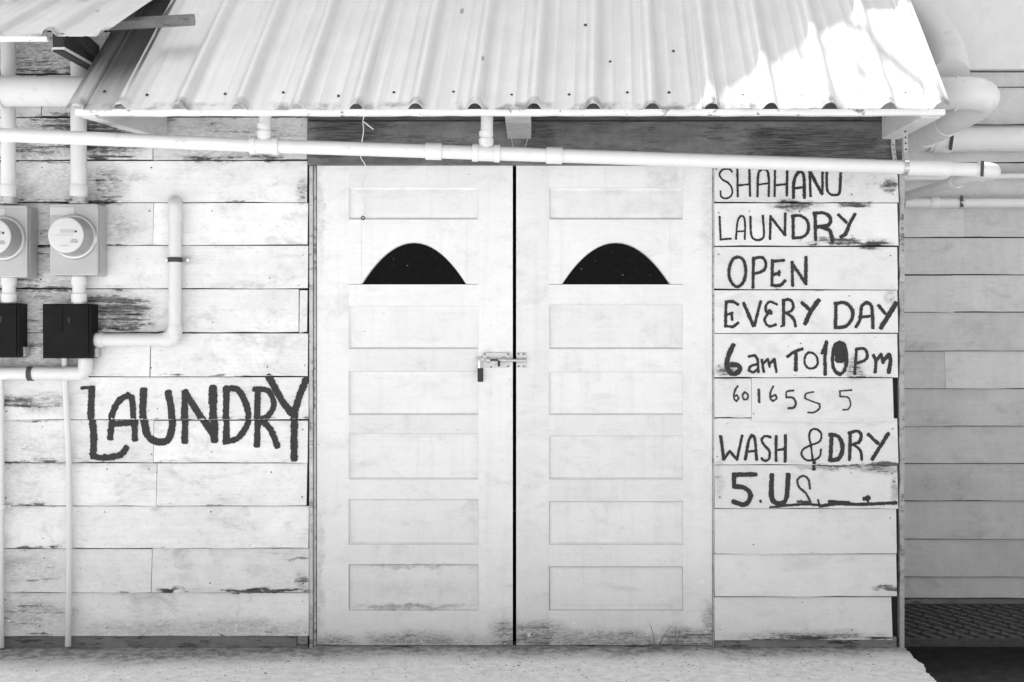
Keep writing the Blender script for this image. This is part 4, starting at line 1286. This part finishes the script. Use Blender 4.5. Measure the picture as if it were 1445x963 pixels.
# ------------------------------------------------------------------ the wing at the right and its pipes
YN = 0.80
nb = thing('neighbour_building', (3.0, YN + 0.3, 0), 'grey weatherboard wall set back to the right of the laundry', 'building')
rowsN = [101, 123, 176, 229, 282, 335, 387.5, 440.5, 495, 548, 601, 653.5, 706, 760, 813, 843]
jN = {387.5: 1345, 495: 1333, 282: 1360}
for a, b in zip(rowsN[:-1], rowsN[1:]):
    j = jN.get(a)
    xs = [1150] + ([j] if j else []) + [1900]
    for i in range(len(xs) - 1):
        board(xs[i], xs[i + 1] - (0.25 if i < len(xs) - 2 else 0), a, b, M_NEIGH, y0=YN, tilt=random.uniform(-0.003, 0.003))
m = MB(); m.box((PX(1150, YN), YN + 0.03, -0.14), (PX(1900, YN), YN + 0.2, 3.6)); m.build('inner_wall', M_INSIDE, nb)
m = MB(); m.box((1.72, YN - 0.03, PZ(100, YN)), (PX(1900, YN), YN + 0.029, 3.7)); m.build('rendered_wall', M_STUCCO, nb, bevel=0.006)
m = MB(); m.box((PX(1150, YN), YN + 0.0, -0.14), (PX(1900, YN), YN + 0.029, PZ(845, YN))); m.build('foot_board', M_BASE, nb)

# big downpipe with elbows
dp = thing('downpipe', P(1340, 200, 0.3), 'fat white downpipe of stacked elbows beside the right end of the awning', 'pipe')
r4 = 0.068
pipe_part(dp, catmull([P(1290, 20, 0.55), P(1318, 45, 0.42), P(1336, 75, 0.28), P(1341, 108, 0.10)], 0.02), r4 + 0.012, 'elbow', M_PVC, 28)
pipe_part(dp, catmull([P(1322, 133, 0.02), P(1350, 132, -0.04), P(1376, 133, -0.07), P(1387, 138, -0.02), P(1376, 149, 0.06), P(1352, 163, 0.18)], 0.02), r4, 'elbow', M_PVC, 28)
pipe_part(dp, [P(1352, 163, 0.18), P(1330, 177, 0.32), P(1270, 208, 0.62)], r4 - 0.009, 'pipe', M_PVC_OLD, 28)
dv = P(1270, 208, 0.62) - P(1352, 163, 0.18)
for (px, py, y, l) in ((1349, 165, 0.20, 0.05), (1329, 177, 0.32, 0.08), (1303, 191, 0.46, 0.05)):
    collar(dp, P(px, py, y), dv, r4 - 0.003, l, 'coupling', M_PVC_OLD)
collar(dp, P(1347, 132.5, -0.035), (1, 0, 0), r4 + 0.005, 0.012, 'socket_rim')
hp = thing('wide_wall_pipe', P(1400, 197, 0.70), 'wide white pipe lying along the grey wall below the downpipe elbows', 'pipe')
pipe_part(hp, [P(1310, 198, 0.70), P(1900, 196, 0.70)], 0.059, 'pipe', M_PVC_OLD, 28)
collar(hp, P(1328, 198, 0.70), (1, 0, 0), 0.064, 0.09, 'coupling', M_PVC_OLD)
m = MB(); m.bar(P(1341, 212, 0.635), P(1344, 190, 0.632), 0.016, 0.003, up=(0, -1, 0)); m.build('strap', M_RUST, hp)
tp = thing('thin_wall_pipe', P(1400, 248, 0.74), 'thin white pipe on the grey wall just below the drain pipe end', 'pipe')
pipe_part(tp, [P(1240, 252, 0.745), P(1900, 240, 0.745)], 0.015)
m = MB(); m.bar(P(1352, 256, 0.727), P(1352, 244, 0.727), 0.012, 0.003, up=(0, -1, 0)); m.build('clip', M_GALV, tp)
lp = thing('low_wall_pipe', P(1380, 287, 0.73), 'lower white pipe on the grey wall with rust-stained joints', 'pipe')
pipe_part(lp, [P(1276, 287, 0.73), P(1900, 286, 0.73)], 0.024, 'pipe', M_PVC_OLD)
for px in (1318, 1356):
    collar(lp, P(px, 286.8, 0.73), (1, 0, 0), 0.028, 0.045 if px < 1330 else 0.02, 'coupling', M_PVC_OLD if px < 1330 else M_GALV)
m = MB(); m.bar(P(1357, 276, 0.704), P(1357, 292, 0.704), 0.013, 0.003, up=(0, -1, 0)); m.build('clip', M_RUST, lp)

# ------------------------------------------------------------------ drain grate in the alley
gr = thing('drain_grate', (2.3, 0.4, -0.01), 'rusty steel grate laid over the dark drain in the alley', 'grate')
gx0, gx1, gy0, gy1, gz = 1.66, 3.6, 0.10, 0.765, 0.012
for i in range(7):
    y = gy0 + (gy1 - gy0) * i / 6
    m = MB(); m.box((gx0, y - 0.006, gz - 0.03), (gx1, y + 0.006, gz)); m.build('bar', M_RUST, gr)
kx = 30
base = None
for i in range(kx):
    x = gx0 - 0.10 + (gx1 - gx0 + 0.06) * i / (kx - 1)
    a, b = Vector((x + 0.16, gy0 - 0.01, gz - 0.008)), Vector((x - 0.16, gy1 + 0.005, gz - 0.008))
    if b.x < gx0 + 0.014:
        b = a.lerp(b, (a.x - gx0 - 0.014) / (a.x - b.x))
    if a.x > gx1 - 0.014:
        a = b.lerp(a, (gx1 - 0.014 - b.x) / (a.x - b.x))
    if (a - b).length < 0.03 or a.x < gx0 or b.x > gx1 - 0.02:
        continue
    m = MB(); m.bar(a, b, 0.008, 0.016); m.build('bar', M_GRATE, gr)
for i in range(17):
    y = gy0 + 0.03 + (gy1 - gy0 - 0.05) * i / 16
    m = MB(); m.box((gx0, y - 0.003, gz - 0.024), (gx1, y + 0.003, gz - 0.006)); m.build('bar', M_RUST, gr)
for x in (gx0, gx1):
    m = MB(); m.box((x - 0.012, gy0 - 0.02, -0.136), (x + 0.012, gy1 + 0.01, gz + 0.003)); m.build('edge_frame', M_RUST, gr)
m = MB(); m.box((gx0 + 0.013, gy0 - 0.022, gz - 0.03), (gx1 - 0.013, gy0 - 0.012, gz + 0.002)); m.build('edge_frame', M_RUST, gr)

# ------------------------------------------------------------------ small things
st = thing('hanging_string', P(513, 312, -0.03), 'frayed pale string with a small ring hanging over the left door', 'string')
pts = [P(514, 163, -0.50), P(512, 172, -0.30), P(513, 185, -0.20), P(510, 205, -0.12), P(509, 222, -0.06), P(515, 232, -0.03), P(517, 245, -0.02), P(512, 260, -0.015), P(511, 272, -0.01), P(514, 285, -0.006), P(516, 298, -0.004), P(513, 304, -0.003)]
m = MB(); m.tube(catmull(pts, 0.01), 0.0022, 6); m.build('cord', M_STRING, st, smooth=True)
m = MB(); m.tube(catmull([P(513, 172, -0.30), P(517, 175, -0.30), P(527, 183, -0.29)], 0.01), 0.0028, 6); m.build('loose_end', M_STRING, st)
c = P(512.5, 308, 0.0)
m = MB(); m.tube([c + Vector((0.007 * math.cos(t), -0.002, 0.007 * math.sin(t))) for t in [2 * math.pi * k / 12 for k in range(13)]], 0.0022, 6, caps=False); m.build('ring', M_RUST, st, smooth=True)
sc2 = thing('wire_loop', P(735, 206, -0.3), 'thin slack wire looped under the middle awning bracket', 'wire')
m = MB(); m.tube(catmull([P(720, 188, -0.25), P(724, 206, -0.3), P(727, 214, -0.33)], 0.01), 0.0014, 5); m.build('strand', M_STRING, sc2)
m = MB(); m.tube(catmull([P(747, 188, -0.25), P(742, 205, -0.3), P(739, 214, -0.33)], 0.01), 0.0014, 5); m.build('strand', M_STRING, sc2)


def weed(px, py, y, blades, lab):
    base = Vector((PX(px, y), y, 0.0))
    t = thing('weed', base, lab, 'weed', 'weeds by the right door')
    for (dx, dz, h) in blades:
        m = MB()
        p = [base + Vector((dx * 0.1, 0, -0.003)), base + Vector((dx * 0.5, -0.01, dz * 0.6)), base + Vector((dx, -0.018, dz))]
        L = catmull(p, 0.01)
        m.tube(L, [0.0034 * (1 - 0.8 * i / len(L)) for i in range(len(L))], 5)
        m.build('stalk', M_WEED, t, smooth=True)


weed(926, 905, -0.035, [(-0.030, 0.115, 0), (-0.058, 0.055, 0), (0.06, 0.10, 0), (0.025, 0.05, 0), (0.012, 0.03, 0)], 'dry three-stalked weed in front of the right door')
weed(955, 908, -0.03, [(-0.01, 0.10, 0), (0.012, 0.085, 0), (0.03, 0.04, 0), (-0.03, 0.02, 0)], 'small thin weed further right at the foot of the right door')

# grit and leaf scraps on the apron: nobody could count it
m = MB()
rr = random.Random(5)
for i in range(1100):
    x = rr.uniform(-2.4, 1.55); y = -abs(rr.gauss(0, 0.22)) - 0.02
    if y < -0.9:
        continue
    s = rr.uniform(0.0012, 0.0042) * (1.8 if rr.random() < 0.06 else 1)
    a = rr.uniform(0, 3.1)
    vs = []
    for k in range(5):
        t = a + k * 2 * math.pi / 5
        vs.append((x + math.cos(t) * s * rr.uniform(.6, 1.5), y + math.sin(t) * s * rr.uniform(.6, 1.5), 0.0005))
    vs.append((x, y, s * rr.uniform(0.4, 0.9)))
    m.add(vs, [(k, (k + 1) % 5, 5) for k in range(5)])
gt = m.build('grit', M_PEBBLE)
tag(gt, 'scattered grit and leaf scraps on the concrete apron', 'grit', kind='stuff')

# nail heads in the boards, too small to pick apart
m = MB()
rr = random.Random(8)
for rows, cols in ((ROWL[3:], [8, 60, 150, 212, 224, 300, 380, 428]), (rowsR, [1013, 1060, 1130, 1200, 1258])):
    for (a, b) in rows:
        for cx in cols:
            if rr.random() < 0.45:
                continue
            px, py = cx + rr.uniform(-3, 3), (a + (b - a) * rr.choice((0.2, 0.78)) + rr.uniform(-3, 3))
            y = surf(px, py, rows)
            c = Vector((PX(px), y, PZ(py)))
            m.tube([c + Vector((0, 0.001, 0)), c + Vector((0, -0.0016, 0))], rr.uniform(0.0022, 0.0036), 7)
o = m.build('nail_heads', M_RUST, bld)
tag(o, kind='stuff')

# unseen tree, added so its limb dapples the sunlit end of the awning
M_BARK = simple('added_tree_bark', 0.12, 0.05, 0.9, scale=8, bump=0.01)
M_LEAF = simple('added_tree_leaf', 0.08, 0.04, 0.6, scale=3)
tr = thing('tree', (-0.8, 5.4, -0.16), 'leafy tree added unseen behind the laundry to dapple its awning', 'tree')
m = MB()
tk = catmull([(-0.8, 5.4, -0.2), (-0.9, 5.3, 3.0), (-0.7, 5.0, 6.2), (-0.6, 4.4, 8.4), (-0.4, 4.0, 9.8)], 0.3)
m.tube(tk, [0.22 * (1 - 0.75 * i / len(tk)) for i in range(len(tk))], 12)
for q in ([(-0.65, 4.7, 7.4), (-0.7, 3.4, 8.3), (-0.6, 2.2, 8.6), (-0.3, 1.2, 8.6)], [(-0.7, 5.0, 6.4), (-1.8, 5.2, 7.6), (-2.6, 5.3, 8.4)], [(-0.6, 4.4, 8.4), (0.5, 4.7, 9.2), (1.2, 4.9, 9.5)]):
    L = catmull(q, 0.25)
    m.tube(L, [0.09 * (1 - 0.8 * i / len(L)) for i in range(len(L))], 8)
m.build('added_trunk', M_BARK, tr, smooth=True)
rr = random.Random(4)
m = MB()
cl = []
for (cx, cy, cz, rx, n) in ((-0.55, 1.75, 8.55, 0.85, 30), (-0.8, 4.6, 9.2, 1.5, 90), (-2.2, 5.3, 8.6, 1.0, 40), (0.9, 4.9, 9.6, 1.0, 40)):
    for i in range(n):
        v = Vector((rr.gauss(0, 1), rr.gauss(0, 1), rr.gauss(0, 0.6))).normalized() * rr.random() ** 0.4
        cl.append((Vector((cx, cy, cz)) + v * rx, rr.uniform(0.10, 0.19) if cy < 2 else rr.uniform(0.15, 0.3), 12 if cy < 2 else 20))
for (c, r, n) in cl:
    for i in range(n):
        p = c + Vector((rr.gauss(0, 0.5), rr.gauss(0, 0.5), rr.gauss(0, 0.4))) * r
        a = Vector((rr.uniform(-1, 1), rr.uniform(-1, 1), rr.uniform(-0.6, 0.2))).normalized()
        b = a.cross(Vector((rr.uniform(-.4, .4), rr.uniform(-.4, .4), 1))).normalized()
        l, wd = rr.uniform(0.05, 0.09), rr.uniform(0.018, 0.03)
        m.add([p, p + a * l * 0.5 + b * wd, p + a * l, p + a * l * 0.5 - b * wd], [(0, 1, 2, 3)])
m.build('added_crown', M_LEAF, tr)
